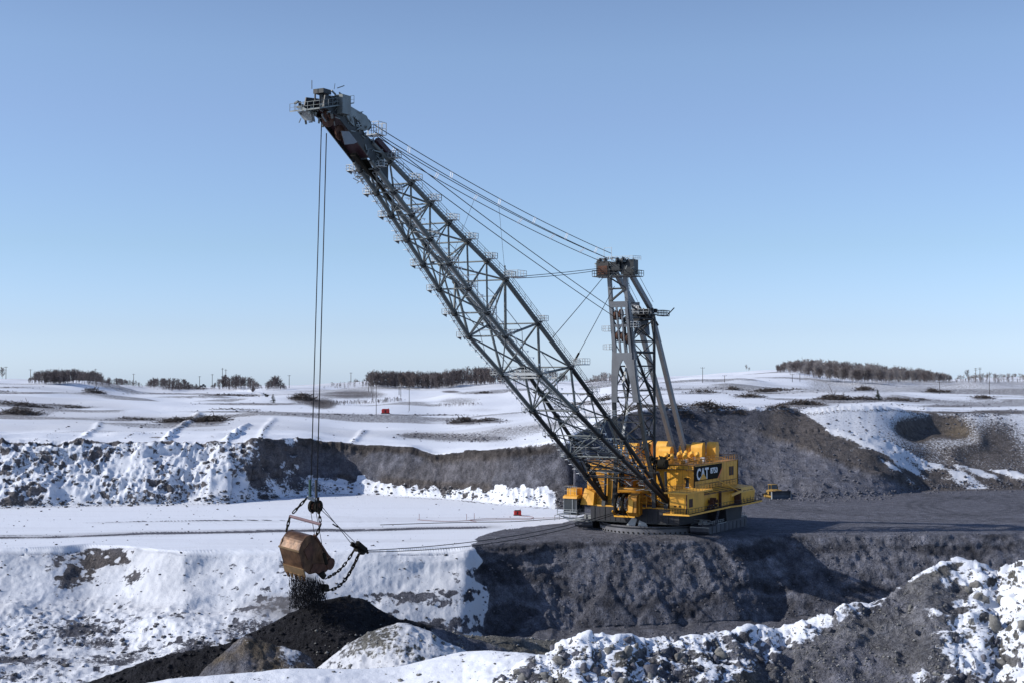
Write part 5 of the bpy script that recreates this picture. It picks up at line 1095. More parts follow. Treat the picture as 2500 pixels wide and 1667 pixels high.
for i in range(8):
    for m in (M_CLOD, M_CLODD):
        me = clod_mesh(i+1, 3 if i < 5 else 2); me.materials.append(m); CL3.append(me)
lowv = []
for i in range(8):
    me = clod_mesh(40+i, 1); lowv.append((np.array([v.co[:] for v in me.vertices], np.float32), np.array([p.vertices[:] for p in me.polygons], np.int32)))
def scatter(name, region, n, smin, smax, m, label=None, parent=None, ymin=0, ymax=9e3, flat=.8, power=2.6, sink=.25, test=None):
    """many small clods as one mesh; region = list of (px0, px1, py0(px), py1(px))"""
    rr = random.Random(hash(name) % 1000 if False else len(name)*13+n); V = []; F = []; base = 0; tries = 0; cnt = 0
    while cnt < n and tries < n*4:
        tries += 1
        x0, x1, f0, f1 = region[rr.randrange(len(region))]; px = rr.uniform(x0, x1); a = f0(px) if callable(f0) else f0; b = f1(px) if callable(f1) else f1
        py = rr.uniform(a, b)
        if test and not test(px, py, rr): continue
        p = ground_at(px, py, ymin, ymax)
        s = smin*((smax/smin)**(rr.random()**power)); v, f = lowv[rr.randrange(8)]; a = rr.uniform(0, 6.28); c_, s_ = math.cos(a), math.sin(a)
        q = v*np.array([s, s, s*flat], np.float32); q = np.stack([q[:, 0]*c_-q[:, 1]*s_, q[:, 0]*s_+q[:, 1]*c_, q[:, 2]], 1)+np.array([p.x, p.y, p.z+s*(.4-sink)], np.float32)
        V.append(q); F.append(f+base); base += len(v); cnt += 1
    V = np.concatenate(V); F = np.concatenate(F); me = bpy.data.meshes.new(name); me.vertices.add(len(V)); me.vertices.foreach_set('co', V.ravel()); me.loops.add(F.size); me.loops.foreach_set('vertex_index', F.ravel().astype(np.int32))
    me.polygons.add(len(F)); me.polygons.foreach_set('loop_start', np.arange(0, F.size, 3, dtype=np.int32)); me.update(calc_edges=True); me.materials.append(m)
    o = bpy.data.objects.new(name, me); COL.objects.link(o); o.parent = parent; tag(o, label, None, None, 'stuff'); return o
hillpy = lambda x: float(np.interp(x, PX, hor_py))
r5 = lambda px: float(np.interp(px, [p[0] for p in R5], [p[1] for p in R5]))
rr = random.Random(5); FG = GROUND['foreground_spoil_bank']; k = 0; tries = 0
def is_hill(px, py): return (px > 2140-(py-1470)*1.9) and (px < 2360-(py-1400)*.45)
def add_clod(px, py, s, me=None, sink=.3):
    p = ground_at(px, py, 85, 127); o = bpy.data.objects.new('clod', me or CL3[rr.randrange(len(CL3))]); COL.objects.link(o); o.parent = FG
    o.location = (p.x, p.y, p.z+s*(.45-sink)); o.rotation_euler = (rr.uniform(0, 6), rr.uniform(0, 6), rr.uniform(0, 6)); o.scale = (s*rr.uniform(.8, 1.2), s*rr.uniform(.8, 1.2), s*rr.uniform(.75, 1.1))
for (px, py, d) in [(2385, 1455, 46), (2440, 1470, 46), (2495, 1530, 40), (2360, 1440, 30), (2425, 1530, 44), (2080, 1500, 40), (2030, 1490, 26), (1985, 1515, 28), (1905, 1580, 24), (1470, 1570, 44), (1540, 1585, 50), (1600, 1580, 26), (1655, 1600, 30), (1360, 1610, 34), (1390, 1590, 30), (1310, 1620, 30), (1440, 1625, 30), (1650, 1560, 24), (1720, 1560, 30), (1760, 1600, 34), (1850, 1555, 34), (2240, 1540, 22), (2330, 1560, 30), (2440, 1620, 30), (2390, 1600, 26), (2490, 1400, 24), (2460, 1425, 20), (1580, 1640, 46), (1700, 1640, 50), (1800, 1650, 40), (1500, 1650, 34), (1280, 1650, 30)]:
    add_clod(px, py, d/2/33); k += 1
while k < 300 and tries < 2000:
    tries += 1; px = rr.uniform(1200, 2510); py = rr.uniform(r5(px)+1, 1672)
    if is_hill(px, py) and rr.random() < .7: continue
    s = .15*(4.2**(rr.random()**3.4)); add_clod(px, py, s); k += 1
scatter('small_clods', [(1195, 2520, lambda x: r5(x)+1, 1672)], 9000, .03, .17, M_CLOD, None, FG, 80, 127)
fp = lambda px: float(np.interp(px, PX, foot_py)); cp = lambda px: float(np.interp(px, PX, crest_py)); up_py = lambda px: float(np.interp(px, PX, cu_py))
scatter('rubble', [(-200, 620, lambda x: fp(x)-14, lambda x: fp(x)+3), (500, 1400, lambda x: fp(x)-30, lambda x: fp(x)+1)], 1500, .10, .8, M_CLODS, None, GROUND['upper_bench_slope'], 340, 470)
scatter('rubble', [(-200, 600, lambda x: up_py(x)+6, lambda x: fp(x)-6)], 500, .12, 1.0, M_CLODS, None, GROUND['upper_bench_slope'], 340, 470)
scatter('rubble', [(1820, 2520, lambda x: fp(x)-14, lambda x: fp(x)+9)], 1500, .12, .75, M_CLODD, None, GROUND['upper_bench_slope'], 380, 520)
scatter('rubble', [(1480, 2500, lambda x: up_py(x)+10, lambda x: fp(x)-8)], 1800, .12, .8, M_CLODD, None, GROUND['upper_bench_slope'], 380, 560)
scatter('bench_clods', [(-100, 1300, lambda x: fp(x)+1, lambda x: cp(x)-4)], 500, .06, .4, M_CLODS, None, GROUND['mine_bench'], 290, 430, power=3.5)
scatter('bench_clods', [(1170, 2500, lambda x: cp(x)-8, lambda x: cp(x)+1), (1250, 2500, lambda x: fp(x)+2, lambda x: cp(x)-2)], 900, .05, .4, M_CLODD, None, GROUND['mine_bench'], 290, 430, power=3)
scatter('wall_clods', [(-100, 1150, lambda x: cp(x)+2, 1560)], 420, .08, .5, M_CLODS, None, GROUND['lower_highwall'], 240, 300, power=3)
scatter('wall_clods', [(1170, 2300, lambda x: cp(x)+4, 1560)], 1900, .08, .5, M_CLODD, None, GROUND['lower_highwall'], 240, 330, power=3)
scatter('floor_clods', [(-100, 700, 1520, 1667)], 420, .10, .9, M_CLODS, None, GROUND['pit_floor'], 230, 285, power=2.4)
scatter('heap_clods', [(180, 1000, 1440, 1667)], 3600, .06, .55, M_COAL, None, GROUND['spoil_heaps'], 211, 250, power=3, test=lambda x, y, r: y > np.interp(x, [p[0] for p in R1], [p[1] for p in R1])-2)
scatter('heap_clods', [(760, 1180, 1520, 1640), (980, 1420, 1540, 1575)], 800, .06, .5, M_CLOD, None, GROUND['spoil_heaps'], 180, 250, power=3)
scatter('bank_clods', [(380, 1300, 1590, 1667)], 220, .05, .4, M_CLOD, None, GROUND['snow_bank'], 125, 165, power=3)

rr = random.Random(91)
DEBL = [d for d in DEB if d[1] > 930]
def deb_pt(px, py, r): return True
scatter('field_debris', [(a-c, a+c, b-d*.9, b+d*.9) for a, b, c, d in DEBL], 3600, .12, .75, M_CLODD, None, GROUND['snow_fields'], 400, 1400, flat=.7, power=2.2)
scatter('field_debris', [(-100, 1400, lambda x: hillpy(x)+14, lambda x: up_py(x)-3), (1500, 2520, lambda x: hillpy(x)+22, lambda x: up_py(x)-3)], 900, .08, .5, M_CLODD, None, GROUND['snow_fields'], 400, 1400, flat=.7, power=2.6)
def near_line(pl):
    return [(min(a[0], b[0])-3, max(a[0], b[0])+3, (lambda x, a=a, b=b: np.interp(x, sorted([a[0], b[0]]), [a[1], b[1]] if a[0] < b[0] else [b[1], a[1]])-3), (lambda x, a=a, b=b: np.interp(x, sorted([a[0], b[0]]), [a[1], b[1]] if a[0] < b[0] else [b[1], a[1]])+3)) for a, b in zip(pl[:-1], pl[1:])]
scatter('berm_clods', sum([near_line(p) for p in BERM], []), 420, .12, .7, M_CLODS, None, GROUND['snow_fields'], 395, 1400, power=2.0)
# --- spoil falling out of the bucket, with its dust
V = []; F = []; base = 0; rr = random.Random(3)
for i in range(5200):
    t = rr.random(); x = 704+80*rr.random()**1.0+rr.gauss(0, 1); top = np.interp(x, [700, 755, 787], [1402, 1412, 1424]); py = top+(1486-top)*t**.8
    v = rr.uniform(-1.8, 1.6)+np.interp(x, [702, 786], [-1.5, 1.5]); p = W(x, py, v)+E_*rr.uniform(-.2, 1.6); s = .03+.085*rr.random()**3; q, f = lowv[rr.randrange(8)]
    V.append(q*np.array([s*.7, s*.7, s*4.5], np.float32)+np.array(p[:], np.float32)); F.append(f+base); base += len(q)
V = np.concatenate(V); F = np.concatenate(F); me = bpy.data.meshes.new('falling_spoil'); me.from_pydata(V.tolist(), [], F.tolist()); me.materials.append(M_COAL)
o = bpy.data.objects.new('falling_spoil', me); COL.objects.link(o); tag(o, 'black spoil pouring out of the tipped bucket onto the heap', None, None, 'stuff')
bm = bmesh.new(); bmesh.ops.create_icosphere(bm, subdivisions=3, radius=1); me = bpy.data.meshes.new('dust_cloud'); bm.to_mesh(me); bm.free()
dm = bpy.data.materials.new('dust'); dm.use_nodes = True; nt = dm.node_tree; nt.nodes.remove(nt.nodes['Principled BSDF']); pv = nt.nodes.new('ShaderNodeVolumePrincipled'); pv.inputs['Color'].default_value = (.5, .47, .47, 1)
tc = nt.nodes.new('ShaderNodeTexCoord'); vl = nt.nodes.new('ShaderNodeVectorMath'); vl.operation = 'LENGTH'; nt.links.new(tc.outputs['Object'], vl.inputs[0]); nz = nt.nodes.new('ShaderNodeTexNoise'); nz.inputs['Scale'].default_value = 2.5; nt.links.new(tc.outputs['Object'], nz.inputs['Vector'])
mr = nt.nodes.new('ShaderNodeMapRange'); mr.inputs['From Min'].default_value = 1; mr.inputs['From Max'].default_value = .1; nt.links.new(vl.outputs['Value'], mr.inputs['Value']); ml = nt.nodes.new('ShaderNodeMath'); ml.operation = 'MULTIPLY'; nt.links.new(mr.outputs[0], ml.inputs[0]); nt.links.new(nz.outputs['Fac'], ml.inputs[1]); m2_ = nt.nodes.new('ShaderNodeMath'); m2_.operation = 'MULTIPLY'; nt.links.new(ml.outputs[0], m2_.inputs[0]); m2_.inputs[1].default_value = .55
nt.links.new(m2_.outputs[0], pv.inputs['Density']); nt.links.new(pv.outputs[0], nt.nodes['Material Output'].inputs['Volume']); me.materials.append(dm)
o = bpy.data.objects.new('dust_cloud', me); COL.objects.link(o); o.location = at_depth(700, 1482, 230); o.scale = (9, 4, 2.8); tag(o, 'thin brown dust drifting left from the dumped spoil', None, None, 'stuff')
me2 = me.copy(); dm2 = dm.copy(); me2.materials.clear(); me2.materials.append(dm2); dm2.node_tree.nodes['Principled Volume'].inputs['Color'].default_value = (.05, .05, .055, 1)
for n_ in dm2.node_tree.nodes:
    if n_.type == 'MATH' and not n_.inputs[1].is_linked: n_.inputs[1].default_value = 1.6
o = bpy.data.objects.new('dust_cloud', me2); COL.objects.link(o); o.location = W(745, 1440, .3)+E_*.7; o.scale = (2.7, 2.0, 3.6); tag(o, 'dense black dust in the stream under the bucket', None, None, 'stuff')

# --- brush piles and windrows of cleared wood
M_WOOD = mat('dead_wood', (.065, .052, .045), .9, 0, .4, .8); M_WOODL = mat('bleached_wood', (.17, .14, .12), .9, 0, .3, .8); M_TWIG = mat('twigs', (.135, .112, .108), .95, 0, .3, .5); M_TWIGG = mat('grey_twigs', (.26, .235, .225), .95, 0, .3, .3); M_EVER = mat('spruce_needles', (.022, .032, .022), .95, 0, .4, 1)
def brush(px, py, wpx, hpx, n, label, seed, thick=1.0, ymin=395, lean=0, group=None):
    rr = random.Random(seed); c = ground_at(px, py, ymin, 1400); sc = c.y/FPX; Wm, Hm = wpx*sc, hpx*sc; mb = MB()
    for i in range(n):
        x = max(-1, min(1, rr.gauss(0, .45))); y = rr.gauss(0, .6); hh = max(0, 1-x*x)*rr.random(); g = ground_z(c.x+x*Wm/2, c.y+y*Hm*1.5)
        a = Vector((c.x+x*Wm/2, c.y+y*Hm*1.5, g+hh*Hm*.75)); L_ = rr.uniform(.25, 1.0)*min(Hm*.95, 3.6); th = rr.uniform(0, 6.28); ph = rr.gauss(.08, .3)
        b = a+Vector((math.cos(th)*math.cos(ph), math.sin(th)*math.cos(ph), math.sin(ph)))*L_; mb.bar(a, b, rr.uniform(.05, .16)*thick*(c.y/500))
    o = mb.build('brush_pile', M_WOOD if seed % 3 else M_WOOD, None); tag(o, label, 'brush pile', group); return o
BP = [(513, 1028, 100, 20, 420, 'large round pile of grey branches on the snow, biggest on the left side'), (430, 1030, 90, 16, 260, 'brush pile touching the left side of the large round branch pile'), (330, 1022, 130, 8, 200, 'low ragged row of branches left of the round brush piles'),
 (50, 1010, 90, 22, 300, 'dark mound of brush at the left edge of the view'), (60, 990, 150, 14, 300, 'long row of broken trunks behind the dark mound at the left edge'), (180, 994, 60, 9, 110, 'small end of the trunk row near the left edge'), (230, 957, 50, 14, 140, 'reddish brush pile on the upper left snow field'), (60, 960, 160, 6, 160, 'thin dark line of brush left of the reddish pile'),
 (455, 948, 120, 9, 180, 'brown brush row below the left treelines'), (570, 965, 160, 7, 170, 'thin brush row running to the leaning spruce'), (590, 1000, 220, 6, 190, 'scattered sticks on the snow right of the leaning spruce'),
 (740, 975, 60, 24, 260, 'brown brush mound just right of the hoist ropes'), (1130, 1030, 60, 18, 220, 'dark bushy pile left of the boom on the snow'), (1185, 1027, 70, 12, 170, 'low brush right of the dark bushy pile near the boom'), (1180, 958, 40, 7, 90, 'small brush heap on the middle hill left of the boom'),
 (1790, 949, 30, 11, 110, 'small round brush pile under the right hill'), (1720, 957, 70, 9, 150, 'brush line left of the small round pile under the right hill'), (1880, 956, 90, 13, 260, 'tangled brush row in the middle of the right snow field'), (1830, 968, 60, 11, 140, 'brush clump at the near side of the tangled row'), (1950, 955, 60, 10, 130, 'thin right end of the tangled brush row'),
 (2040, 975, 90, 18, 380, 'thick brush heap beneath the long leaning pole'), (1960, 987, 100, 16, 320, 'wide sloping brush heap left of the leaning pole'), (1905, 998, 70, 12, 200, 'lower left tip of the wide sloping brush heap'), (2110, 975, 70, 13, 200, 'brush between the leaning pole and the little spruce'), (2190, 976, 90, 10, 190, 'brush tail right of the little spruce'), (2250, 974, 40, 6, 70, 'a few logs at the far right end of the brush tail'),
 (2110, 952, 46, 14, 190, 'separate round brush pile behind the little spruce'), (2275, 955, 34, 12, 130, 'brush pile at the foot of the dark roadside pole'), (2308, 957, 36, 8, 90, 'flat brush right of the dark roadside pole'), (2400, 971, 44, 12, 120, 'reddish brush pile on the far right snow'),
 (1730, 994, 80, 18, 330, 'bristling brush heap on the crest of the dark dump'), (1660, 998, 90, 14, 300, 'brush heap on the dump crest right behind the rear mast legs'), (1790, 999, 70, 12, 200, 'right end of the brush on the dump crest'), (1560, 997, 90, 12, 240, 'brush seen through the mast lattice'), (1480, 975, 70, 14, 180, 'brush seen between the boom and the mast'), (1400, 990, 90, 10, 190, 'low brush seen through the lower boom'), (1455, 930, 50, 9, 120, 'bushy pile on the skyline left of the mast')]
for i, (a, b, c, d, e, l) in enumerate(BP): brush(a, b, c*1.15, d*.85, int(e*1.4), l, i+1)
# leaning poles and logs in the brush
def log(p0, p1, Yoff, r, label, name='dead_trunk'):
    a = ground_at(*p0, 395, 1400); b = at_depth(*p1, a.y+Yoff); o = MB().tube([a-Vector((0, 0, .4)), a.lerp(b, .5)+Vector((.1, 0, .1)), b], r, 6, r*.4).build(name, M_WOOD, None, smooth=True); tag(o, label, 'dead trunk'); return o
log((2035, 968), (2022, 936), 2, .16, 'long bare trunk leaning left out of the thick brush heap'); log((2053, 968), (2062, 955), 1, .12, 'short trunk leaning right out of the thick brush heap')
log((70, 992), (62, 970), 1, .16, 'thick stub sticking up from the trunk row at the left edge'); log((48, 994), (28, 975), 1, .1, 'thin trunk leaning left at the left edge'); log((82, 990), (80, 978), 1, .1, 'small upright stub right of the thick stub')
log((2230, 978), (2268, 975), 1, .14, 'long log lying on the snow right of the little spruce'); log((528, 1030), (583, 1010), 2, .12, 'bare branch reaching right out of the large round branch pile')

# --- bare trees
def bare_tree(seed, h=1.0, nb=26, wtr=.012, spread=.28, twigs=2, wb=.008, low=.32):
    rr = random.Random(seed); mb = MB(); top = Vector((rr.gauss(0, .03), rr.gauss(0, .03), .92)); mid = Vector((rr.gauss(0, .015), rr.gauss(0, .015), .45))
    tr = MB().tube([(0, 0, -.03), mid, top], wtr, 5, wtr*.3)
    for i in range(nb):
        t = low+(.95-low)*rr.random()**.8; p = mid.lerp(top, (t-.45)/.47) if t > .45 else Vector((0, 0, 0)).lerp(mid, t/.45); a = rr.uniform(0, 6.28); L_ = spread*(1.05-abs(t-.55)*1.1)*rr.uniform(.6, 1.15)
        d = Vector((math.cos(a), math.sin(a), rr.uniform(.6, 1.5))).normalized(); q = p+d*L_; mb.tube([p, q], wb, 3, wb*.4, cap=False)
        for j in range(twigs):
            s = p.lerp(q, rr.uniform(.35, 1)); dd = (d+Vector((rr.gauss(0, .6), rr.gauss(0, .6), rr.gauss(.2, .4)))).normalized(); mb.tube([s, s+dd*L_*rr.uniform(.25, .55)], wb*.75, 3, wb*.3, cap=False)
    return tr, mb
TT = []
for i in range(7):
    tr, mb = bare_tree(i+1, wtr=.010, wb=.0075, twigs=7, nb=58, spread=.36, low=.2); a = tr.mesh('trunk'); a.materials.append(M_TWIGG); b = mb.mesh('crown'); b.materials.append(M_TWIGG if i % 2 else M_TWIG); TT.append((a, b))
rr = random.Random(77)
def tree(px, py, h, label, group=None, ymin=900, kind=None):
    p = ground_at(px, py, ymin, 1600); e = empty('bare_tree', p, rr.uniform(0, 6.28)); tag(e, label, 'tree', group); a, b = TT[rr.randrange(7)] if kind is None else TT[kind]
    for nm, me in (('trunk', a), ('crown', b)): o = bpy.data.objects.new(nm, me); COL.objects.link(o); o.parent = e
    w = rr.uniform(.85, 1.2); e.scale = (h*w, h*w, h); return e
for i in range(292):
    x = 1890+430*(rr.random()**1.05); up0 = np.interp(x, [1890, 1910, 1960, 2100, 2200, 2330], [908, 906, 905, 910, 918, 926]); b0 = np.interp(x, [1890, 1930, 2000, 2100, 2330], [911, 912, 924, 928, 929]); t = rr.random(); hh = np.interp(x, [1890, 1930, 2000, 2150, 2250, 2330], [15, 25, 31, 32, 26, 16])
    y = max(up0+1, hillpy(x)+.8)+(b0-up0)*t; p = ground_at(x, y, 900, 1360); tree(x, y, hh*rr.uniform(.85, 1.08)*p.y/FPX*1.05, 'bare grey tree in the wood on the right hilltop', 'bare trees of the wood on the right hilltop')
for (x, y, h, l) in [(1823, 906, 15, 'lone bare tree on the bare right skyline, the taller of two'), (1829, 907, 10, 'lone bare tree on the bare right skyline, the shorter of two'), (8, 926, 28, 'bare tree at the far left edge of the skyline'), (2361, 925, 22, 'single round bare tree right of the hilltop wood')]:
    tree(x, y, h*1350/FPX, l)
def treeline(name, x0, x1, py, hpx, n, label, m, depth=0, seed=1, ymin=800):
    rr = random.Random(seed); mb = MB()
    for i in range(n):
        x = rr.uniform(x0, x1); y0 = (np.interp(x, [p[0] for p in py], [p[1] for p in py]) if isinstance(py, list) else py); y0 = max(y0, hillpy(x)+.6); p = ground_at(x, y0+rr.uniform(0, 4), ymin, 1500); h = 1.12*(np.interp(x, [q[0] for q in hpx], [q[1] for q in hpx]) if isinstance(hpx, list) else hpx)*(rr.uniform(.85, 1.15) if rr.random() < .55 else rr.uniform(.3, .7))*p.y/FPX
        h *= min(1, .35+min(x-x0, x1-x)/28)
        tr, cr = bare_tree(rr.randrange(9999), nb=24, wtr=.013, wb=.015, twigs=3, spread=.34, low=.04); mb2 = tr
        for src in (tr, cr):
            b_ = len(mb.v); mb.v += [(p.x+v[0]*h, p.y+v[1]*h, p.z+v[2]*h) for v in src.v]; mb.f += [tuple(k+b_ for k in f) for f in src.f]
    o = mb.build(name, m, None); tag(o, label, None, None, 'stuff'); return o
treeline('treeline', 70, 262, 934, [(70, 22), (130, 26), (200, 27), (262, 22)], 330, 'dark bare wood on the left skyline', M_TWIG, seed=11)
treeline('treeline', 250, 350, 940, [(250, 18), (350, 10)], 110, 'thin right end of the left wood', M_TWIG, seed=12)
treeline('treeline', 355, 470, 942, 17, 190, 'second bare wood on the left skyline', M_TWIG, seed=13)
treeline('treeline', 395, 500, 948, 10, 110, 'low reddish bushes in front of the second wood', M_TWIG, seed=14, ymin=700)
treeline('treeline', 515, 640, 946, [(515, 12), (545, 24), (600, 24), (640, 14)], 170, 'bushes and thin poplars left of the hoist ropes', M_TWIG, seed=15)
treeline('treeline', 648, 700, 947, [(648, 28), (675, 24), (700, 18)], 70, 'small clump of tall thin trees beside the hoist ropes', M_TWIG, seed=16)
treeline('treeline', 785, 890, 938, [(785, 8), (850, 12), (890, 18)], 70, 'low trees right of the hoist ropes', M_TWIGG, seed=17)
treeline('treeline', 885, 1245, [(885, 940), (1060, 946), (1130, 936), (1245, 932)], [(885, 28), (1000, 30), (1245, 30)], 620, 'long dense wood on the skyline left of the boom', M_TWIG, seed=18)
treeline('treeline', 1245, 1400, 928, [(1245, 26), (1400, 16)], 110, 'wood behind the boom lattice', M_TWIG, seed=19)
treeline('treeline', 1425, 1500, 930, [(1425, 8), (1460, 14), (1500, 26)], 70, 'bushes rising towards the mast', M_TWIGG, seed=20)
treeline('treeline', 1905, 2330, [(1905, 909), (1960, 909), (2100, 916), (2330, 927)], [(1905, 18), (1960, 27), (2150, 27), (2330, 12)], 330, 'hazy grey mass of bare trees inside the hilltop wood', M_TWIGG, seed=32)
treeline('undergrowth', 1950, 2325, [(1950, 912), (2000, 922), (2100, 927), (2325, 929)], 9, 260, 'brown undergrowth along the foot of the hilltop wood', M_TWIG, seed=31)
treeline('treeline', 2325, 2600, 929, [(2325, 14), (2420, 17), (2600, 14)], 200, 'distant wood at the right edge of the skyline', M_TWIGG, seed=21)
treeline('scrub', 720, 990, [(720, 985), (860, 985), (990, 975)], 8, 260, 'brown scrub covering the middle hill', M_TWIG, seed=22, ymin=480)
treeline('scrub', 1050, 1180, [(1050, 990), (1180, 985)], 6, 90, 'sparse brown scrub near the snowy track', M_TWIG, seed=23, ymin=480)
for (x, y, h, l, nm) in [(655, 968, 16, 'leaning spruce on the snow left of the hoist ropes', 0), (667, 988, 28, 'dark bushy spruce standing on the snow left of the hoist ropes', 0), (618, 958, 18, 'brown shrub left of the leaning spruce', 1), (2143, 976, 26, 'little dark spruce standing in the right brush row', 0)]:
    p = ground_at(x, y, 395, 1400); h = h*p.y/FPX; e = empty('spruce' if nm == 0 else 'shrub', p); tag(e, l, 'tree' if nm == 0 else 'shrub'); r2 = random.Random(x); mb = MB()
    if x == 655: e.rotation_euler = (0, -.9, 0)
    for i in range(150):
        t = r2.random(); a = r2.uniform(0, 6.28); L_ = h*.42*(1-t*.85)*r2.uniform(.6, 1.1); z = h*(.06+.9*t); q = Vector((0, 0, z)); d = Vector((math.cos(a), math.sin(a), -.1 if nm == 0 else .9))*L_; mb.bar(q, q+d, .16, .1)
    mb.build('foliage', M_EVER if nm == 0 else M_TWIG, e); MB().tube([(0, 0, -.2), (0, 0, h)], .12, 6, .04).build('trunk', M_WOOD, e)

# --- power poles
M_POLE = mat('pole_wood', (.075, .065, .058), .9, 0, .2, 1)
def pole(px, pt, pb, label, arms=1, lean=0):
    p = ground_at(px, pb, 395, 1600); h = (pb-pt)*p.y/FPX; e = empty('power_pole', p); tag(e, label, 'power pole'); r = max(.13, .00022*p.y)
    MB().tube([(0, 0, -.5), (lean, 0, h)], r, 8, r*.75).build('shaft', M_POLE, e, smooth=True)
    for k in range(arms):
        a = MB().bar((-1.3, 0, h*.94-k*1.2), (1.3, 0, h*.94-k*1.2), max(.12, r*.8)).build('crossarm', M_POLE, e)
        for x in (-1.15, 1.15): MB().tube([(x, 0, h*.94-k*1.2), (x, 0, h*.94-k*1.2+.45)], .09, 6).build('insulator', M_STL, a)
PL = [(919, 925, 1012, 'tallest power pole, left of the red container'), (911, 904, 974, 'power pole just behind the tallest one'), (901, 928, 957, 'short power pole left of the tallest one'), (907, 926, 959, 'short power pole second left of the tallest one'), (975, 918, 963, 'power pole on the scrub hill, left of a close pair'), (979, 938, 966, 'power pole on the scrub hill, right of a close pair'), (999, 940, 1001, 'power pole right of the red container'), (856, 908, 936, 'thin power pole on the skyline above the scrub hill'),
 (15, 894, 927, 'power pole at the far left of the skyline'), (75, 900, 929, 'power pole at the left end of the dark wood'), (233, 899, 937, 'power pole rising out of the dark left wood'), (327, 911, 941, 'power pole right of the dark left wood'), (488, 917, 945, 'thin pole above the second wood'), (518, 912, 945, 'pole at the left of the thin poplars'), (544, 897, 945, 'taller left pole of the pair among the thin poplars'), (552, 900, 946, 'right pole of the pair among the thin poplars'), (707, 914, 946, 'pole on the skyline left of the hoist ropes'),
 (1716, 896, 934, 'power pole on the white slope right of the rear mast legs'), (1769, 914, 931, 'small pole right of the one on the white slope'), (1934, 912, 931, 'pole at the left foot of the hilltop wood'), (1952, 910, 930, 'second pole at the left foot of the hilltop wood'), (2094, 921, 933, 'short pole in the middle foot of the hilltop wood'), (2173, 902, 931, 'pole in front of the right part of the hilltop wood'), (2293, 931, 961, 'dark roadside pole in the right snow field'), (2415, 906, 961, 'tall pole near the right edge of the snow field'), (2382, 897, 926, 'left pole of the far pair above the right wood'), (2391, 896, 926, 'right pole of the far pair above the right wood')]
for i, (x, a, b, l) in enumerate(PL): pole(x, a, b, l, 2 if x in (2382, 2391, 911) else 1)

# --- red units, truck, cables, stakes
def red_unit(px, py, wpx, hpx, label, ymin, nm):
    p = ground_at(px, py, ymin, 1400); sc = p.y/FPX; w, h = wpx*sc, hpx*sc; e = empty(nm, p, .12); tag(e, label, nm.replace('_', ' '))
    MB().box(-w/2, w/2, -w*.3, w*.3, h*.15, h*.85).build('body', M_REDB, e)
    m2 = MB(); m2.box(-w*.56, w*.56, -w*.32, -w*.22, 0, h*.15); m2.box(-w*.56, w*.56, w*.22, w*.32, 0, h*.15); m2.bar((-w*.56, 0, h*.1), (w*.56, 0, h*.1), .15); m2.build('skid', M_BLK, e)
    MB().box(-w*.42, w*.46, -w*.26, w*.26, h*.85, h).build('roof', M_REDB if nm == 'red_container' else M_RUST, e)
    for k in range(3): x = -w*.4+k*w*.28; MB().box(x, x+w*.2, -w*.3-.03, -w*.3, h*.25, h*.75).build('door', M_RED if k == 1 else M_REDB, e)
    MB().tube([(w*.4, 0, h*.85), (w*.4, 0, h*1.15)], .1, 6).build('exhaust', M_BLK, e)
red_unit(941, 1009, 19, 12, 'small red container on the snowy field beside the tallest pole', 420, 'red_container'); red_unit(1263, 1256, 17, 13, 'red skid unit standing on the bench left of the dragline', 300, 'red_skid_unit')
def cable(pts, r, m, label):
    P_ = [ground_at(x, y, 300, 440)+Vector((0, 0, r*1.2)) for x, y in pts]; o = MB().tube(curve(P_, 6), r, 6).build('power_cable', m, None, smooth=True); tag(o, label, 'cable')
M_CORD = mat('red_cable', (.20, .07, .06), .8)
cable([(1268, 1258), (1300, 1261), (1290, 1266), (1240, 1268), (1160, 1269), (1090, 1270), (1020, 1268)], .06, M_CORD, 'red power cable lying in a loop on the snow left of the red skid unit')
cable([(1400, 1262), (1340, 1266), (1250, 1272), (1150, 1274), (1050, 1276), (930, 1279)], .08, M_BLK, 'black power cable lying on the snow towards the dragline'); cable([(1165, 1272), (1148, 1268), (1200, 1265), (1300, 1264), (1360, 1262)], .05, M_CORD, 'second red cable nearer to the dragline')
for x, l in ((1024, 'leftmost marker stake on the snow bench'), (1139, 'marker stake beside the red cable, right of the leftmost stake'), (1158, 'marker stake at the loop end of the red cable')):
    p = ground_at(x, 1266, 300, 440); o = MB().tube([p-Vector((0, 0, .2)), p+Vector((0, 0, 1.5))], .06, 6).build('marker_stake', M_CORD, None); tag(o, l, 'stake')
p = ground_at(495, 943, 800, 1500); e = empty('pickup_truck', p, .1); tag(e, 'tiny dark truck parked on the left skyline', 'truck')
MB().box(-2.8, 2.8, -1, 1, .6, 1.8).build('body', M_CAB, e); MB().prism([(-.6, -1, 1.8), (1.6, -1, 1.8), (1.2, -1, 2.9), (-.3, -1, 2.9)], (0, 2, 0)).build('cabin', M_BLK, e)
for x in (-1.8, 1.8):
    for y in (-1, 1): MB().disc((x, y, .55), (0, 1, 0), .55, .3, 14).build('wheel', M_BLK, e)

M_DZ = mat('dozer_dirty_yellow', (.36, .22, .05), .7, 0, .3, .8, (.07, .06, .055), .85)
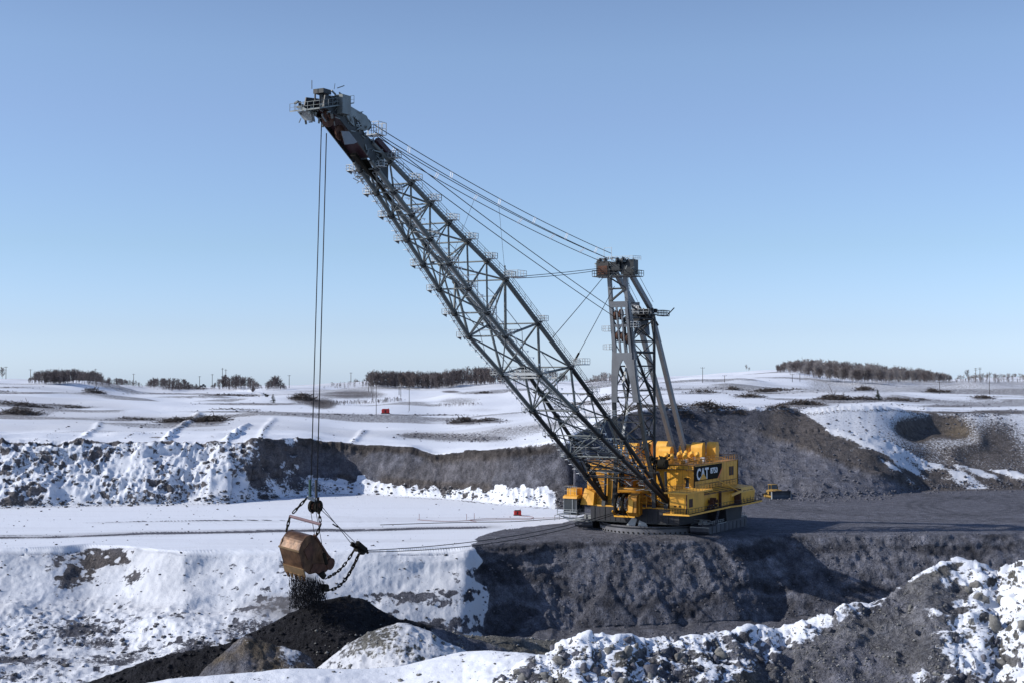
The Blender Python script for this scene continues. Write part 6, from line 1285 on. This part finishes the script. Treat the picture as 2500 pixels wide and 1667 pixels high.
# --- bulldozer at the foot of the dump slope
p = ground_at(1888, 1214, 395, 460); DZ = empty('bulldozer', p, math.radians(-74)); tag(DZ, 'small yellow bulldozer with a big dark blade at the foot of the dump slope', 'bulldozer'); DZ.scale = (.95,)*3
for s_ in (-1, 1):
    m2 = MB().prism([(-3.2, s_*1.3, .1), (2.6, s_*1.3, .1), (3.4, s_*1.3, .9), (.2, s_*1.3, 2.1), (-3.3, s_*1.3, 1.2)], (0, .75*s_, 0)); t = m2.build('track', M_BLK, DZ)
    for k in range(5): MB().disc((-2.4+k*1.2, s_*2.08, .55), (0, 1, 0), .38, .08, 12).build('roller', M_DZ, t)
    MB().disc((.2, s_*2.08, 1.6), (0, 1, 0), .42, .1, 14).build('drive_sprocket', M_DZ, t)
    MB().bar((-1, s_*2.3, .8), (4.3, s_*2.2, .7), .35, .4).build('push_arm', M_DZ, DZ); MB().tube([(2.0, s_*.8, 2.4), (4.3, s_*1.0, 1.6)], .11, 8).build('lift_cylinder', M_STL, DZ)
MB().prism([(-3, -1.15, .9), (3.0, -1.15, .9), (3.1, -1.15, 2.5), (.2, -1.15, 2.8), (-3, -1.15, 2.3)], (0, 2.3, 0)).build('body', M_DZ, DZ)
cb = MB().prism([(-1.9, -.95, 2.4), (.2, -.95, 2.6), (0, -.95, 4.0), (-1.7, -.95, 4.0)], (0, 1.9, 0)).build('cab', M_GLASS, DZ); m2 = MB().box(-2.1, .3, -1.1, 1.1, 4.0, 4.15); 
for x, y in ((-1.8, -.98), (-1.8, .98), (.05, -.98), (.05, .98)): m2.bar((x, y, 2.4), (x, y, 4.0), .14)
m2.build('cab_frame', M_DZ, cb); MB().tube([(1.4, .5, 2.6), (1.4, .5, 3.7)], .1, 8).build('exhaust', M_BLK, DZ)
prof = [(4.9, 2.55), (4.55, 2.0), (4.4, 1.3), (4.5, .7), (4.8, .15)]
m2 = MB().prism([(x, -3.1, z) for x, z in prof]+[(x-.18, -3.1, z) for x, z in prof[::-1]], (0, 6.2, 0)); bl = m2.build('blade', mat('blade_steel', (.075, .085, .10), .55, .4, .25, .5, (.05, .05, .055), .5), DZ, smooth=False)
for s_ in (-1, 1): MB().prism([(4.3, s_*3.1, .1), (5.1, s_*3.1, .1), (5.0, s_*3.1, 2.3), (4.3, s_*3.1, 2.3)], (0, .1*s_, 0)).build('end_plate', M_STL, bl)
MB().prism([(-3, -.5, 1.2), (-4.3, -.5, 1.6), (-4.4, -.5, .3), (-4.1, -.5, .4), (-3.9, -.5, 1.2)], (0, 1, 0)).build('ripper', M_DZ, DZ)


# ---- loose pieces that stand apart become objects of their own
def pieces_of(me):
    n = len(me.vertices); par = list(range(n))
    def find(a):
        while par[a] != a: par[a] = par[par[a]]; a = par[a]
        return a
    for e in me.edges:
        a, b = find(e.vertices[0]), find(e.vertices[1])
        if a != b: par[a] = b
    root = np.array([find(i) for i in range(n)]); ids, isl = np.unique(root, return_inverse=True); k = len(ids)
    if k < 2 or k > 1500: return None
    co = np.empty(n*3, np.float32); me.vertices.foreach_get('co', co); co = co.reshape(-1, 3); lo_ = np.full((k, 3), np.inf); hi_ = np.full((k, 3), -np.inf)
    np.minimum.at(lo_, isl, co); np.maximum.at(hi_, isl, co); size = (hi_-lo_).max(1)
    gap = np.maximum(0, np.maximum(lo_[:, None]-hi_[None], lo_[None]-hi_[:, None])); near = np.sqrt((gap**2).sum(2)) <= np.maximum(.02, .5*np.maximum(size[:, None], size[None]))
    lab = -np.ones(k, int); c = 0
    for i in range(k):
        if lab[i] >= 0: continue
        st = [i]; lab[i] = c
        while st:
            for t in np.nonzero(near[st.pop()] & (lab < 0))[0]: lab[t] = c; st.append(t)
        c += 1
    return (c, lab[isl], co) if c > 1 else None
done = {}
for o in [x for x in bpy.data.objects if x.type == 'MESH' and x.get('kind') is None and x.data.users == 1 and len(x.data.vertices) < 60000]:
    if o.name.split('.')[0] in ('lettering',): continue
    r = pieces_of(o.data)
    if not r: continue
    c, lab, co = r; top = o.parent is None; cnt = np.bincount(lab); order = np.argsort(-cnt); me = o.data; nm = o.name.split('.')[0]
    faces = [tuple(p.vertices) for p in me.polygons]; sm_ = [p.use_smooth for p in me.polygons]
    for j, pc in enumerate(order if not top else order[:1]):
        keep = np.nonzero(lab == pc)[0]; mp_ = {int(v): i for i, v in enumerate(keep)}; fi = [i for i, f in enumerate(faces) if f[0] in mp_]
        m2 = bpy.data.meshes.new(nm); m2.from_pydata([tuple(map(float, co[v])) for v in keep], [], [tuple(mp_[v] for v in faces[i]) for i in fi])
        for p, i in zip(m2.polygons, fi): p.use_smooth = sm_[i]
        for m_ in me.materials: m2.materials.append(m_)
        if j == 0: o.data = m2
        else:
            q = o.copy(); q.data = m2; COL.objects.link(q)
